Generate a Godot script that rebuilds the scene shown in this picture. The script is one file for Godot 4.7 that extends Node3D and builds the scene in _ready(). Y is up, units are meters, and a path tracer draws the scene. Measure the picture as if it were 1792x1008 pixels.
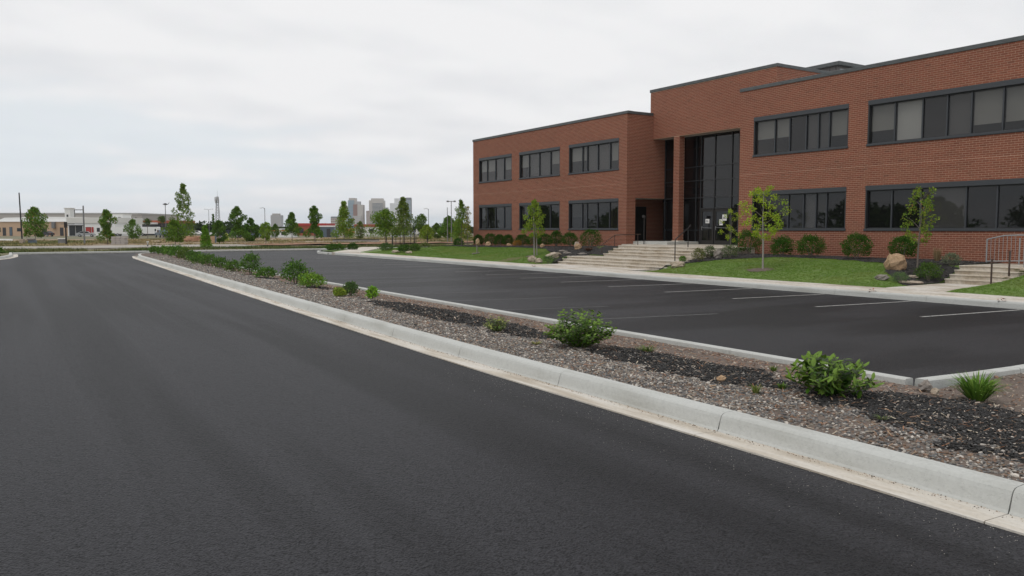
extends Node3D
# An overcast car park beside a two-storey brick office. x runs away from the road, -z runs along it.

const UP := Vector3.UP
const WHITE := Color(1, 1, 1)
const FACE := 31.35          # the plane of the office front
const COURSE := 0.084        # height of one brick course
var M := {}
var names := {}
var rng := RandomNumberGenerator.new()
var wobble := FastNoiseLite.new()


# ---------------------------------------------------------------- geometry
class Geo:
	var v := PackedVector3Array()
	var n := PackedVector3Array()
	var c := PackedColorArray()
	var uv := PackedVector2Array()
	var colored := false

	func tri(a: Vector3, b: Vector3, d: Vector3, col := Color(1, 1, 1)) -> void:   # counter-clockwise from outside
		var nn := (b - a).cross(d - a)
		if nn.length_squared() < 1e-16:
			return
		nn = nn.normalized()
		v.append(a); v.append(d); v.append(b)
		n.append(nn); n.append(nn); n.append(nn)
		c.append(col); c.append(col); c.append(col)

	func tri_n(a: Vector3, b: Vector3, d: Vector3, na: Vector3, nb: Vector3, nd: Vector3, col := Color(1, 1, 1)) -> void:
		v.append(a); v.append(d); v.append(b)
		n.append(na); n.append(nd); n.append(nb)
		c.append(col); c.append(col); c.append(col)

	func quad(a: Vector3, b: Vector3, d: Vector3, e: Vector3, col := Color(1, 1, 1)) -> void:
		tri(a, b, d, col)
		tri(a, d, e, col)

	func box(p: Vector3, s: Vector3, basis := Basis(), col := Color(1, 1, 1)) -> void:
		var h := s * 0.5
		var q: Array[Vector3] = []
		for i in 8:
			q.append(p + basis * Vector3(h.x if i & 1 else -h.x, h.y if i & 2 else -h.y, h.z if i & 4 else -h.z))
		quad(q[4], q[5], q[7], q[6], col)
		quad(q[1], q[0], q[2], q[3], col)
		quad(q[5], q[1], q[3], q[7], col)
		quad(q[0], q[4], q[6], q[2], col)
		quad(q[6], q[7], q[3], q[2], col)
		quad(q[0], q[1], q[5], q[4], col)

	func span(a: Vector3, b: Vector3, col := Color(1, 1, 1)) -> void:      # a box from corner to corner
		box((a + b) * 0.5, (b - a).abs(), Basis(), col)

	func soft_box(p: Vector3, s: Vector3, r: float, basis := Basis(), col := Color(1, 1, 1)) -> void:   # a box with chamfered edges
		var h := s * 0.5
		r = minf(r, minf(h.x, minf(h.y, h.z)) * 0.9)
		var q := {}
		for i in 8:
			var sg := Vector3(1 if i & 1 else -1, 1 if i & 2 else -1, 1 if i & 4 else -1)
			for k in 3:
				var w := sg * h
				for m in 3:
					if m != k:
						w[m] -= sg[m] * r
				q[i * 3 + k] = p + basis * w
		var center := p
		var faces := [[1, 3, 7, 5, 0], [0, 4, 6, 2, 0], [2, 6, 7, 3, 1], [0, 1, 5, 4, 1], [4, 5, 7, 6, 2], [0, 2, 3, 1, 2]]
		for f in faces:
			out_quad(q[f[0] * 3 + f[4]], q[f[1] * 3 + f[4]], q[f[2] * 3 + f[4]], q[f[3] * 3 + f[4]], center, col)
		for k in 3:
			var k1 := (k + 1) % 3
			var k2 := (k + 2) % 3
			for s1 in 2:
				for s2 in 2:
					var base := (s1 << k1) | (s2 << k2)
					var other := base | (1 << k)
					out_quad(q[base * 3 + k1], q[other * 3 + k1], q[other * 3 + k2], q[base * 3 + k2], center, col)
		for i in 8:
			out_tri(q[i * 3], q[i * 3 + 1], q[i * 3 + 2], center, col)

	func out_tri(a: Vector3, b: Vector3, d: Vector3, center: Vector3, col: Color) -> void:
		if (b - a).cross(d - a).dot((a + b + d) / 3.0 - center) < 0:
			tri(a, d, b, col)
		else:
			tri(a, b, d, col)

	func out_quad(a: Vector3, b: Vector3, d: Vector3, e: Vector3, center: Vector3, col: Color) -> void:
		if (b - a).cross(d - a).dot((a + b + d + e) / 4.0 - center) < 0:
			quad(a, e, d, b, col)
		else:
			quad(a, b, d, e, col)

	func tube(pts: Array, radii: Array, sides := 6, col := Color(1, 1, 1), capped := true) -> void:
		var rings := []
		var side := Vector3.RIGHT
		for i in pts.size():
			var along: Vector3 = (pts[mini(i + 1, pts.size() - 1)] - pts[maxi(i - 1, 0)]).normalized()
			if absf(along.dot(side)) > 0.92:
				side = Vector3.FORWARD if absf(along.z) < 0.8 else Vector3.UP
			var a := (side - along * side.dot(along)).normalized()
			var b := along.cross(a)
			side = a
			var ring := []
			for k in sides:
				var t := TAU * k / sides
				ring.append(a * cos(t) + b * sin(t))
			rings.append(ring)
		for i in pts.size() - 1:
			for k in sides:
				var k2 := (k + 1) % sides
				var n0: Vector3 = rings[i][k]
				var n1: Vector3 = rings[i][k2]
				var n2: Vector3 = rings[i + 1][k2]
				var n3: Vector3 = rings[i + 1][k]
				var p0: Vector3 = pts[i] + n0 * radii[i]
				var p1: Vector3 = pts[i] + n1 * radii[i]
				var p2: Vector3 = pts[i + 1] + n2 * radii[i + 1]
				var p3: Vector3 = pts[i + 1] + n3 * radii[i + 1]
				tri_n(p0, p1, p2, n0, n1, n2, col)
				tri_n(p0, p2, p3, n0, n2, n3, col)
		if capped:
			for e in [0, pts.size() - 1]:
				for k in range(1, sides - 1):
					var a: Vector3 = pts[e] + rings[e][0] * radii[e]
					var b: Vector3 = pts[e] + rings[e][k] * radii[e]
					var d: Vector3 = pts[e] + rings[e][k + 1] * radii[e]
					if e == 0:
						tri(a, d, b, col)
					else:
						tri(a, b, d, col)

	func prism(outline: PackedVector2Array, depth: float, xf: Transform3D, col := Color(1, 1, 1)) -> void:   # an outline in x, y extruded along z
		var t := Geometry2D.triangulate_polygon(outline)
		var flip := Geometry2D.is_polygon_clockwise(outline)
		for k in range(0, t.size(), 3):
			var a := outline[t[k]]
			var b := outline[t[k + 1]]
			var d := outline[t[k + 2]]
			if (b - a).cross(d - a) < 0:
				var s := b
				b = d
				d = s
			tri(xf * Vector3(a.x, a.y, depth / 2), xf * Vector3(b.x, b.y, depth / 2), xf * Vector3(d.x, d.y, depth / 2), col)
			tri(xf * Vector3(a.x, a.y, -depth / 2), xf * Vector3(d.x, d.y, -depth / 2), xf * Vector3(b.x, b.y, -depth / 2), col)
		for k in outline.size():
			var a := outline[k]
			var b := outline[(k + 1) % outline.size()]
			if flip:
				var s := a
				a = b
				b = s
			quad(xf * Vector3(a.x, a.y, depth / 2), xf * Vector3(a.x, a.y, -depth / 2), xf * Vector3(b.x, b.y, -depth / 2), xf * Vector3(b.x, b.y, depth / 2), col)

	func leaf(p: Vector3, along: Vector3, across: Vector3, length: float, width: float, fold: float, col: Color) -> void:
		var nn := along.cross(across).normalized()
		var tip := p + along * length - nn * length * 0.15
		var mid := p + along * length * 0.45
		var l := mid - across * width * 0.5 + nn * fold * width
		var r := mid + across * width * 0.5 + nn * fold * width
		tri(p, r, tip, col)
		tri(p, tip, l, col)

	func mesh() -> ArrayMesh:
		var a := []
		a.resize(Mesh.ARRAY_MAX)
		a[Mesh.ARRAY_VERTEX] = v
		a[Mesh.ARRAY_NORMAL] = n
		if colored:
			a[Mesh.ARRAY_COLOR] = c
		if uv.size() == v.size():
			a[Mesh.ARRAY_TEX_UV] = uv
		var m := ArrayMesh.new()
		m.add_surface_from_arrays(Mesh.PRIMITIVE_TRIANGLES, a)
		return m


# ---------------------------------------------------------------- naming
func numbered(called: String) -> String:
	names[called] = names.get(called, -1) + 1
	return called if names[called] == 0 else "%s_%03d" % [called, names[called]]


func tag(o: Node, label := "", category := "", group := "", kind := "") -> void:
	if label: o.set_meta("label", label)
	if category: o.set_meta("category", category)
	if group: o.set_meta("group", group)
	if kind: o.set_meta("kind", kind)


func thing(called: String, label: String, category: String, at := Vector3.ZERO, turn := 0.0, group := "") -> Node3D:
	var o := Node3D.new()
	o.name = numbered(called)
	add_child(o)
	o.position = at
	o.rotation.y = turn
	tag(o, label, category, group)
	return o


func setting(called: String, label: String) -> Node3D:
	var o := Node3D.new()
	o.name = numbered(called)
	add_child(o)
	tag(o, label, "", "", "structure")
	return o


func part(called: String, g, mat: Material, parent: Node3D) -> MeshInstance3D:
	var o := MeshInstance3D.new()
	o.name = called
	o.mesh = g.mesh() if g is Geo else g
	o.material_override = mat
	parent.add_child(o, true)
	return o


func box_part(called: String, a: Vector3, b: Vector3, mat: Material, parent: Node3D, soft := 0.0) -> MeshInstance3D:
	var g := Geo.new()
	if soft > 0:
		g.soft_box((a + b) * 0.5, (b - a).abs(), soft)
	else:
		g.span(a, b)
	return part(called, g, mat, parent)


func sheet(called: String, label: String, g: Geo, mat: Material) -> MeshInstance3D:
	var o := part(numbered(called), g, mat, self)
	tag(o, label, "", "", "structure")
	return o


class Flock:      # transforms and colours for a MultiMesh
	var buf := PackedFloat32Array()
	var count := 0

	func put(t: Transform3D, col: Color) -> void:
		var b := t.basis
		buf.append_array(PackedFloat32Array([b.x.x, b.y.x, b.z.x, t.origin.x, b.x.y, b.y.y, b.z.y, t.origin.y, b.x.z, b.y.z, b.z.z, t.origin.z, col.r, col.g, col.b, 1.0]))
		count += 1


func flock(called: String, f: Flock, m: Mesh, mat: Material, parent: Node3D) -> MultiMeshInstance3D:
	if f.count == 0:
		return null
	var mm := MultiMesh.new()
	mm.transform_format = MultiMesh.TRANSFORM_3D
	mm.use_colors = true
	mm.mesh = m
	mm.instance_count = f.count
	mm.buffer = f.buf
	var o := MultiMeshInstance3D.new()
	o.name = called if parent != self else numbered(called)
	o.multimesh = mm
	o.material_override = mat
	parent.add_child(o, true)
	o.set_meta("kind", "stuff")
	return o


# ---------------------------------------------------------------- materials
func mat(key: String, linear: Color, rough := 0.8, metal := 0.0, spec := 0.5) -> StandardMaterial3D:
	var m := StandardMaterial3D.new()
	m.albedo_color = linear.linear_to_srgb()
	m.roughness = rough
	m.metallic = metal
	m.metallic_specular = spec
	m.resource_name = key
	M[key] = m
	return m


func tinted(key: String, linear: Color, rough := 0.8) -> StandardMaterial3D:      # multiplied by vertex or copy colours
	var m := mat(key, linear, rough)
	m.vertex_color_use_as_albedo = true
	return m


func ramp(stops: Array) -> Gradient:      # [offset, linear grey or colour]
	var g := Gradient.new()
	var o := PackedFloat32Array()
	var c := PackedColorArray()
	for s in stops:
		o.append(s[0])
		var k: Color = s[1] if s[1] is Color else Color(s[1], s[1], s[1])
		c.append(k.linear_to_srgb())
	g.offsets = o
	g.colors = c
	return g


func ntex(sd: int, kind: int, freq: float, size: int, stops: Array, octaves := 3, as_normal := false, bump := 2.0) -> NoiseTexture2D:
	var f := FastNoiseLite.new()
	f.seed = sd
	f.noise_type = kind
	f.frequency = freq
	f.fractal_octaves = octaves
	f.fractal_type = FastNoiseLite.FRACTAL_FBM if octaves > 1 else FastNoiseLite.FRACTAL_NONE
	var t := NoiseTexture2D.new()
	t.noise = f
	t.width = size
	t.height = size
	t.seamless = true
	t.as_normal_map = as_normal
	t.bump_strength = bump
	if not as_normal:
		t.color_ramp = ramp(stops)
	return t


func surfaced(m: StandardMaterial3D, tex: Texture2D, scale: Vector3, over: Texture2D = null, over_scale := Vector3.ONE, relief: Texture2D = null, relief_cm := 0.0) -> StandardMaterial3D:
	m.albedo_texture = tex
	m.uv1_triplanar = true
	m.uv1_world_triplanar = true
	m.uv1_scale = scale
	if over:
		m.detail_enabled = true
		m.detail_albedo = over
		m.detail_blend_mode = BaseMaterial3D.BLEND_MODE_MUL
		m.detail_uv_layer = BaseMaterial3D.DETAIL_UV_2
		m.uv2_triplanar = true
		m.uv2_world_triplanar = true
		m.uv2_scale = over_scale
	if relief:
		m.heightmap_enabled = true
		m.heightmap_texture = relief
		m.heightmap_scale = relief_cm
	return m


func make_materials() -> void:
	var simplex := FastNoiseLite.TYPE_SIMPLEX_SMOOTH
	var value := FastNoiseLite.TYPE_VALUE
	var grain := ntex(3, value, 0.21, 512, [[0.0, 0.05], [0.30, 0.25], [0.46, 0.52], [0.66, 0.62], [0.80, 0.72], [0.9, 1.0], [1.0, 1.0]], 3)
	var grain_height := ntex(3, value, 0.21, 512, [[0.0, 0.0], [1.0, 1.0]], 3)
	var soft := ntex(11, simplex, 0.012, 512, [[0.0, 0.62], [0.45, 0.86], [0.7, 0.97], [1.0, 1.0]], 5)
	var streak := ntex(17, simplex, 0.010, 512, [[0.0, 0.50], [0.38, 0.60], [0.52, 0.82], [0.64, 1.0], [1.0, 1.0]], 4)
	var concrete := ntex(23, simplex, 0.02, 512, [[0.0, 0.70], [0.4, 0.86], [0.6, 0.95], [1.0, 1.0]], 6)
	var pores := ntex(29, value, 0.22, 512, [[0.0, 0.0], [0.3, 0.7], [1.0, 1.0]], 3)
	var stain := ntex(31, simplex, 0.008, 512, [[0.0, Color(0.62, 0.55, 0.47)], [0.4, Color(0.88, 0.84, 0.78)], [0.62, Color(1, 0.99, 0.97)], [1.0, 1.0]], 5)
	var pore_tone := ntex(43, value, 0.10, 512, [[0.0, 0.66], [0.22, 0.88], [0.6, 0.96], [1.0, 1.0]], 4)
	var smudge := ntex(47, simplex, 0.010, 512, [[0.0, Color(0.74, 0.73, 0.70)], [0.45, Color(0.93, 0.93, 0.92)], [1.0, 1.0]], 5)
	var earth := ntex(37, simplex, 0.03, 512, [[0.0, 0.45], [0.5, 0.78], [1.0, 1.0]], 6)

	surfaced(mat("asphalt", Color(0.063, 0.063, 0.071), 0.50, 0, 0.22), grain, Vector3.ONE * 0.8, streak, Vector3(0.11, 0.1, 0.006), grain_height, 1.2)
	surfaced(mat("lot_asphalt", Color(0.062, 0.062, 0.069), 0.50, 0, 0.24), grain, Vector3.ONE * 0.8, streak, Vector3(0.02, 0.1, 0.07), grain_height, 1.0)
	surfaced(mat("kerb", Color(0.56, 0.57, 0.55), 0.9), pore_tone, Vector3.ONE * 0.9, smudge, Vector3(0.5, 0.8, 0.10), pores, 0.6)
	surfaced(mat("gutter", Color(0.65, 0.62, 0.57), 0.9), pore_tone, Vector3.ONE * 0.8, stain, Vector3(0.7, 0.5, 0.10), pores, 0.5)
	surfaced(mat("sidewalk", Color(0.66, 0.625, 0.575), 0.9), concrete, Vector3.ONE * 0.6, stain, Vector3(0.2, 0.3, 0.11), pores, 0.3)
	surfaced(mat("step", Color(0.60, 0.555, 0.485), 0.9), concrete, Vector3.ONE * 0.7, stain, Vector3(0.3, 0.3, 0.13), pores, 0.3)
	surfaced(mat("riser", Color(0.62, 0.565, 0.49), 0.95), concrete, Vector3.ONE * 0.7, stain, Vector3(0.3, 0.9, 0.2), pores, 0.3)
	surfaced(mat("path", Color(0.42, 0.40, 0.375), 0.95), concrete, Vector3.ONE * 0.3, stain, Vector3(0.05, 0.3, 0.06))
	mat("joint", Color(0.15, 0.14, 0.125), 1.0)
	surfaced(mat("paint", Color(0.62, 0.62, 0.60), 0.8), grain, Vector3.ONE * 0.7, soft, Vector3(0.8, 1, 0.8))
	M.paint.albedo_color = Color(0.88, 0.88, 0.86)
	surfaced(mat("worn_paint", Color(0.30, 0.30, 0.30), 0.85), grain, Vector3.ONE * 0.7, soft, Vector3(1.6, 1, 1.6))

	surfaced(mat("lawn", Color(0.18, 0.28, 0.06), 0.95), earth, Vector3.ONE * 0.9, soft, Vector3(0.12, 0.2, 0.12))
	tinted("grass", WHITE, 0.8)
	M.grass.metallic_specular = 0.22
	M.grass.backlight_enabled = true
	M.grass.backlight = Color(0.35, 0.35, 0.35)
	surfaced(mat("soil", Color(0.215, 0.165, 0.135), 1.0), earth, Vector3.ONE * 1.6, soft, Vector3(0.5, 0.5, 0.5), pores, 1.0)
	surfaced(mat("dark_soil", Color(0.045, 0.042, 0.040), 1.0), earth, Vector3.ONE * 1.7, soft, Vector3(0.5, 0.5, 0.5), pores, 1.0)
	surfaced(mat("dirt", Color(0.40, 0.31, 0.22), 1.0), earth, Vector3.ONE * 0.11, stain, Vector3(0.011, 0.02, 0.02))
	surfaced(mat("red_dirt", Color(0.42, 0.235, 0.15), 1.0), earth, Vector3.ONE * 0.2, stain, Vector3(0.05, 0.05, 0.05))
	surfaced(mat("verge", Color(0.20, 0.185, 0.09), 1.0), earth, Vector3.ONE * 0.25, stain, Vector3(0.05, 0.05, 0.05))
	surfaced(mat("far_ground", Color(0.22, 0.21, 0.13), 1.0), earth, Vector3.ONE * 0.02, stain, Vector3(0.003, 0.01, 0.004))
	tinted("stones", WHITE, 0.85)

	tinted("bricks", WHITE, 0.88)
	surfaced(M.bricks, ntex(41, value, 0.2, 256, [[0.0, 0.75], [1.0, 1.0]], 3), Vector3.ONE * 1.5)
	for i in 4:
		var k: float = [0.82, 0.95, 1.05, 1.18][i]
		surfaced(mat("brick_%d" % i, Color(0.275 * k, 0.095 * k, 0.055 * k), 0.88), M.bricks.albedo_texture, Vector3.ONE * 1.5)
	surfaced(mat("mortar", Color(0.62, 0.43, 0.32), 1.0), concrete, Vector3.ONE * 1.1)
	mat("frame", Color(0.044, 0.049, 0.057), 0.45, 0.0, 0.5)
	mat("mullion", Color(0.030, 0.032, 0.035), 0.4)
	mat("coping", Color(0.095, 0.105, 0.108), 0.5, 0.0, 0.5)
	surfaced(M.coping, soft, Vector3(0.4, 0.6, 0.4))
	mat("bronze", Color(0.020, 0.019, 0.018), 0.5)
	mat("soffit", Color(0.45, 0.43, 0.40), 0.9)
	mat("room", Color(0.10, 0.098, 0.095), 0.95)
	mat("blind", Color(0.44, 0.43, 0.39), 0.95)
	mat("pale_blind", Color(0.80, 0.79, 0.74), 0.95)
	mat("dark_blind", Color(0.17, 0.16, 0.155), 0.95)
	mat("roofing", Color(0.32, 0.31, 0.30), 0.95)
	mat("siding", Color(0.16, 0.15, 0.15), 0.6)
	mat("paper", Color(0.78, 0.78, 0.76), 0.9)
	mat("ink", Color(0.05, 0.06, 0.10), 0.9)
	for spec in [["glass", 0.50, Color(0.020, 0.021, 0.023)], ["dark_glass", 0.80, Color(0.010, 0.010, 0.011)]]:
		var m := mat(spec[0], spec[2], 0.02)
		var k: Color = m.albedo_color
		k.a = spec[1]
		m.albedo_color = k
		m.transparency = BaseMaterial3D.TRANSPARENCY_ALPHA
	mat("far_glass", Color(0.035, 0.04, 0.045), 0.12)
	mat("blue_glass", Color(0.23, 0.34, 0.42), 0.15)
	mat("galvanised", Color(0.32, 0.34, 0.35), 0.5, 0.2)
	mat("steel", Color(0.20, 0.205, 0.21), 0.55, 0.3)
	mat("black_steel", Color(0.018, 0.017, 0.017), 0.6)
	mat("brown_steel", Color(0.07, 0.045, 0.035), 0.7)
	mat("white_paint", Color(0.78, 0.78, 0.77), 0.6)
	mat("off_white", Color(0.66, 0.65, 0.62), 0.8)
	mat("pale_grey", Color(0.50, 0.50, 0.50), 0.8)
	mat("tan_wall", Color(0.52, 0.37, 0.26), 0.95)
	mat("warm_grey", Color(0.43, 0.40, 0.38), 0.95)
	mat("grey_block", Color(0.42, 0.39, 0.37), 0.95)
	mat("rust", Color(0.33, 0.10, 0.06), 0.9)
	mat("red", Color(0.42, 0.05, 0.045), 0.7)
	mat("dark_grey", Color(0.05, 0.05, 0.055), 0.7)
	mat("tyre", Color(0.02, 0.02, 0.02), 0.9)
	mat("blue_grey", Color(0.10, 0.135, 0.17), 0.35)
	mat("dark_blue", Color(0.04, 0.055, 0.085), 0.35)
	mat("silver", Color(0.42, 0.43, 0.45), 0.3, 0.5)
	mat("orange", Color(0.62, 0.30, 0.10), 0.8)
	mat("yellow_green", Color(0.42, 0.46, 0.10), 0.8)
	mat("tower_beige", Color(0.50, 0.465, 0.43), 0.8)
	mat("tower_brown", Color(0.27, 0.155, 0.12), 0.8)
	mat("tower_grey", Color(0.42, 0.42, 0.43), 0.8)
	mat("tower_white", Color(0.72, 0.73, 0.75), 0.8)
	surfaced(mat("bark", Color(0.23, 0.195, 0.165), 0.95), earth, Vector3(5, 1.5, 5))
	surfaced(mat("pale_bark", Color(0.42, 0.39, 0.35), 0.95), earth, Vector3(5, 1.5, 5))
	surfaced(mat("pale_rock", Color(0.58, 0.50, 0.41), 0.95), earth, Vector3.ONE * 1.4, stain, Vector3.ONE * 0.8, pores, 1.2)
	surfaced(mat("tan_rock", Color(0.60, 0.42, 0.27), 0.95), earth, Vector3.ONE * 1.1, stain, Vector3.ONE * 0.7, pores, 1.2)
	surfaced(mat("grey_rock", Color(0.34, 0.31, 0.29), 0.95), earth, Vector3.ONE * 1.4, stain, Vector3.ONE * 0.8, pores, 1.2)
	tinted("leaves", WHITE, 0.75)
	M.leaves.metallic_specular = 0.22
	M.leaves.backlight_enabled = true
	M.leaves.backlight = Color(0.55, 0.55, 0.55)


# ---------------------------------------------------------------- where things lie
func gutter_x(z: float) -> float:
	var t := maxf(0.0, -z - 9.0)
	return 5.82 + 0.0345 * t * t / (t + 4.0)


func rear_x(z: float) -> float:
	return 9.87 + 0.045 * maxf(0.0, -z - 38.0)


func along_table(z: float, table: Array) -> float:      # straight lines between [z, value] pairs, z rising
	if z <= table[0][0]:
		return table[0][1]
	for i in table.size() - 1:
		if z <= table[i + 1][0]:
			return lerpf(table[i][1], table[i + 1][1], (z - table[i][0]) / (table[i + 1][0] - table[i][0]))
	return table[-1][1]


func rise(x: float, z: float) -> float:      # the planted ground between the sidewalk and the office
	var yb := along_table(z, [[-70.0, 0.2], [-62.0, 0.4], [-56.0, 0.74], [-47.0, 0.86], [-38.0, 0.98], [-34.4, 1.0], [-28.0, 0.84], [-8.0, 0.84]])
	var s := clampf((x - 24.05) / 5.2, 0.0, 1.0)
	var y := 0.185 + pow(s, 0.85) * (yb - 0.185)
	var edge := along_table(x, [[25.2, 0.185], [26.0, 0.58], [27.5, 0.60], [28.6, 1.12], [29.3, yb + 0.08]])
	if z > -28.0 and z < -24.0:
		y = lerpf(minf(edge, y), y, smoothstep(-27.3, -25.8, z))
	elif z < -34.0 and z > -39.0:
		y = lerpf(edge, y, smoothstep(-35.6, -37.6, z)) if x < 29.3 else y
	elif z > -18.0 and z < -15.0:
		edge = along_table(x, [[24.0, 0.185], [27.35, 0.21], [28.6, 0.79], [29.3, yb - 0.03]])
		y = lerpf(edge, y, smoothstep(-15.45, -17.1, z))
	return y + 0.025 * wobble.get_noise_2d(x * 14.0, z * 14.0) * minf(1.0, s * 6.0)


func bed_x(z: float) -> float:      # where the lawn ends and the mulch bed begins
	var w := 0.14 * wobble.get_noise_2d(z * 30.0, 7.0)
	if z < -30.0:
		return w + along_table(z, [[-56.0, 28.9], [-44.0, 28.7], [-41.0, 28.4], [-38.5, 27.0], [-36.4, 25.7], [-35.0, 24.5]])
	return w + along_table(z, [[-27.6, 24.9], [-26.8, 26.0], [-25.6, 28.0], [-24.0, 29.1], [-20.0, 29.0], [-18.2, 28.4], [-17.0, 26.6], [-15.4, 25.3], [-13.0, 29.6], [-8.0, 29.8]])


func soil_y(x: float, z: float) -> float:      # the island between road and car park
	var a := gutter_x(z) + 0.58
	var b := rear_x(z)
	var s := clampf((x - a) / maxf(b - a, 0.1), 0.0, 1.0)
	var y := lerpf(0.17, 0.055, s) + 0.07 * sin(PI * s) + 0.02 * wobble.get_noise_2d(x * 40.0, z * 40.0)
	if x > b:
		y = 0.065 + 0.02 * wobble.get_noise_2d(x * 40.0, z * 40.0)
	return y


func mulch_amount(x: float, z: float) -> float:      # above zero where black mulch covers the island
	var w := wobble.get_noise_2d(x * 55.0, z * 55.0) * 0.7 + wobble.get_noise_2d(x * 160.0, z * 160.0) * 0.35
	var best := -9.0
	for p in [[8.15, -15.8, 0.62, 4.1], [7.95, -8.1, 0.62, 1.9], [8.2, -3.6, 1.15, 2.1], [8.0, -12.0, 0.4, 0.8], [8.5, -25.2, 0.35, 1.0], [8.5, -31.0, 0.3, 0.8]]:
		var e := 1.0 - sqrt(pow((x - p[0]) / p[2], 2) + pow((z - p[1]) / p[3], 2))
		best = maxf(best, e)
	return best + w * 0.55


func grid(g: Geo, x0: float, x1: float, z0: float, z1: float, nx: int, nz: int, height: Callable, fit_x0 = null, fit_x1 = null) -> void:
	var p := []
	for j in nz + 1:
		var z := lerpf(z0, z1, float(j) / nz)
		var a: float = fit_x0.call(z) if fit_x0 != null else x0
		var b: float = fit_x1.call(z) if fit_x1 != null else x1
		for i in nx + 1:
			var x := lerpf(a, b, float(i) / nx)
			p.append(Vector3(x, height.call(x, z), z))
	var nrm := []
	for j in nz + 1:
		for i in nx + 1:
			var xa: Vector3 = p[j * (nx + 1) + maxi(i - 1, 0)]
			var xb: Vector3 = p[j * (nx + 1) + mini(i + 1, nx)]
			var za: Vector3 = p[maxi(j - 1, 0) * (nx + 1) + i]
			var zb: Vector3 = p[mini(j + 1, nz) * (nx + 1) + i]
			var nn := (zb - za).cross(xb - xa).normalized()
			nrm.append(nn if nn.y > 0 else -nn)
	for j in nz:
		for i in nx:
			var a := j * (nx + 1) + i
			var b := a + 1
			var d := a + nx + 1
			var e := d + 1
			if z1 > z0:
				g.tri_n(p[a], p[d], p[e], nrm[a], nrm[d], nrm[e])
				g.tri_n(p[a], p[e], p[b], nrm[a], nrm[e], nrm[b])
			else:
				g.tri_n(p[a], p[e], p[d], nrm[a], nrm[e], nrm[d])
				g.tri_n(p[a], p[b], p[e], nrm[a], nrm[b], nrm[e])


func flat(g: Geo, x0: float, x1: float, z0: float, z1: float, y: float) -> void:
	g.quad(Vector3(x0, y, z1), Vector3(x1, y, z1), Vector3(x1, y, z0), Vector3(x0, y, z0))


# ---------------------------------------------------------------- ready
func _ready() -> void:
	rng.seed = 77
	wobble.seed = 5
	wobble.frequency = 0.02
	wobble.fractal_octaves = 3
	var cam := Camera3D.new()
	cam.position = Vector3(0, 2.1, 0)
	cam.rotation_degrees = Vector3(-4.2485, -32.2568, 0)
	cam.fov = 39.598
	cam.near = 0.1
	cam.far = 9000
	add_child(cam)
	cam.current = true
	var env := Environment.new()
	env.background_mode = Environment.BG_SKY
	env.sky = Sky.new()
	env.sky.sky_material = overcast()
	env.tonemap_mode = Environment.TONE_MAPPER_LINEAR
	env.tonemap_exposure = 1.0
	env.fog_enabled = true
	env.fog_density = 0.00008
	env.fog_light_color = Color(0.86, 0.89, 0.93)
	env.sdfgi_enabled = true
	env.ssao_enabled = true
	env.ssil_enabled = true
	var we := WorldEnvironment.new()
	we.environment = env
	add_child(we)
	var sun := DirectionalLight3D.new()
	sun.light_energy = 0.28
	sun.light_angular_distance = 18.0
	sun.light_color = Color(1.0, 0.98, 0.95)
	sun.shadow_enabled = true
	sun.sky_mode = DirectionalLight3D.SKY_MODE_LIGHT_ONLY
	sun.rotation_degrees = Vector3(-62, -75, 0)
	add_child(sun)
	make_materials()
	ground()
	kerbs()
	office()
	steps()
	car_park_marks()
	island_cover()
	island_plants()
	lawn_plants()
	far_plants()
	far_buildings()
	far_clutter()


func overcast() -> PanoramaSkyMaterial:
	var w := 1536
	var h := 768
	var f := FastNoiseLite.new()
	f.seed = 9
	f.frequency = 0.55
	f.fractal_octaves = 5
	f.fractal_gain = 0.5
	var f2 := FastNoiseLite.new()
	f2.seed = 21
	f2.frequency = 0.18
	f2.fractal_octaves = 3
	var bytes := PackedByteArray()
	bytes.resize(w * h * 3)
	bytes.fill(200)
	for j in h / 2 + 2:
		var el := (0.5 - (j + 0.5) / h) * PI
		var y := maxf(sin(el), 0.0)
		var r := cos(el) / (y + 0.10)
		for i in w:
			var az := (i + 0.5) / w * TAU
			var px := sin(az) * r
			var pz := -cos(az) * r
			var a := f.get_noise_2d(px * 1.7 + 4.0, pz * 2.6)
			var b := f2.get_noise_2d(px + 30.0, pz)
			var t := clampf(0.55 + a * 0.85 + b * 0.6, 0.0, 1.0)
			var low := 1.0 - smoothstep(0.05, 0.33, y)
			var gap := low * smoothstep(0.08, -0.30, b + a * 0.35) * 0.9
			var c := Color(0.765, 0.776, 0.80).lerp(Color(0.89, 0.892, 0.90), t)
			c = c.lerp(Color(0.755, 0.82, 0.865), gap * 0.8)
			c = c.linear_to_srgb()
			var k := (j * w + i) * 3
			bytes[k] = int(clampf(c.r * 255.0 + 0.5, 0, 255))
			bytes[k + 1] = int(clampf(c.g * 255.0 + 0.5, 0, 255))
			bytes[k + 2] = int(clampf(c.b * 255.0 + 0.5, 0, 255))
	var im := Image.create_from_data(w, h, false, Image.FORMAT_RGB8, bytes)
	var m := PanoramaSkyMaterial.new()
	m.panorama = ImageTexture.create_from_image(im)
	return m


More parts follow.
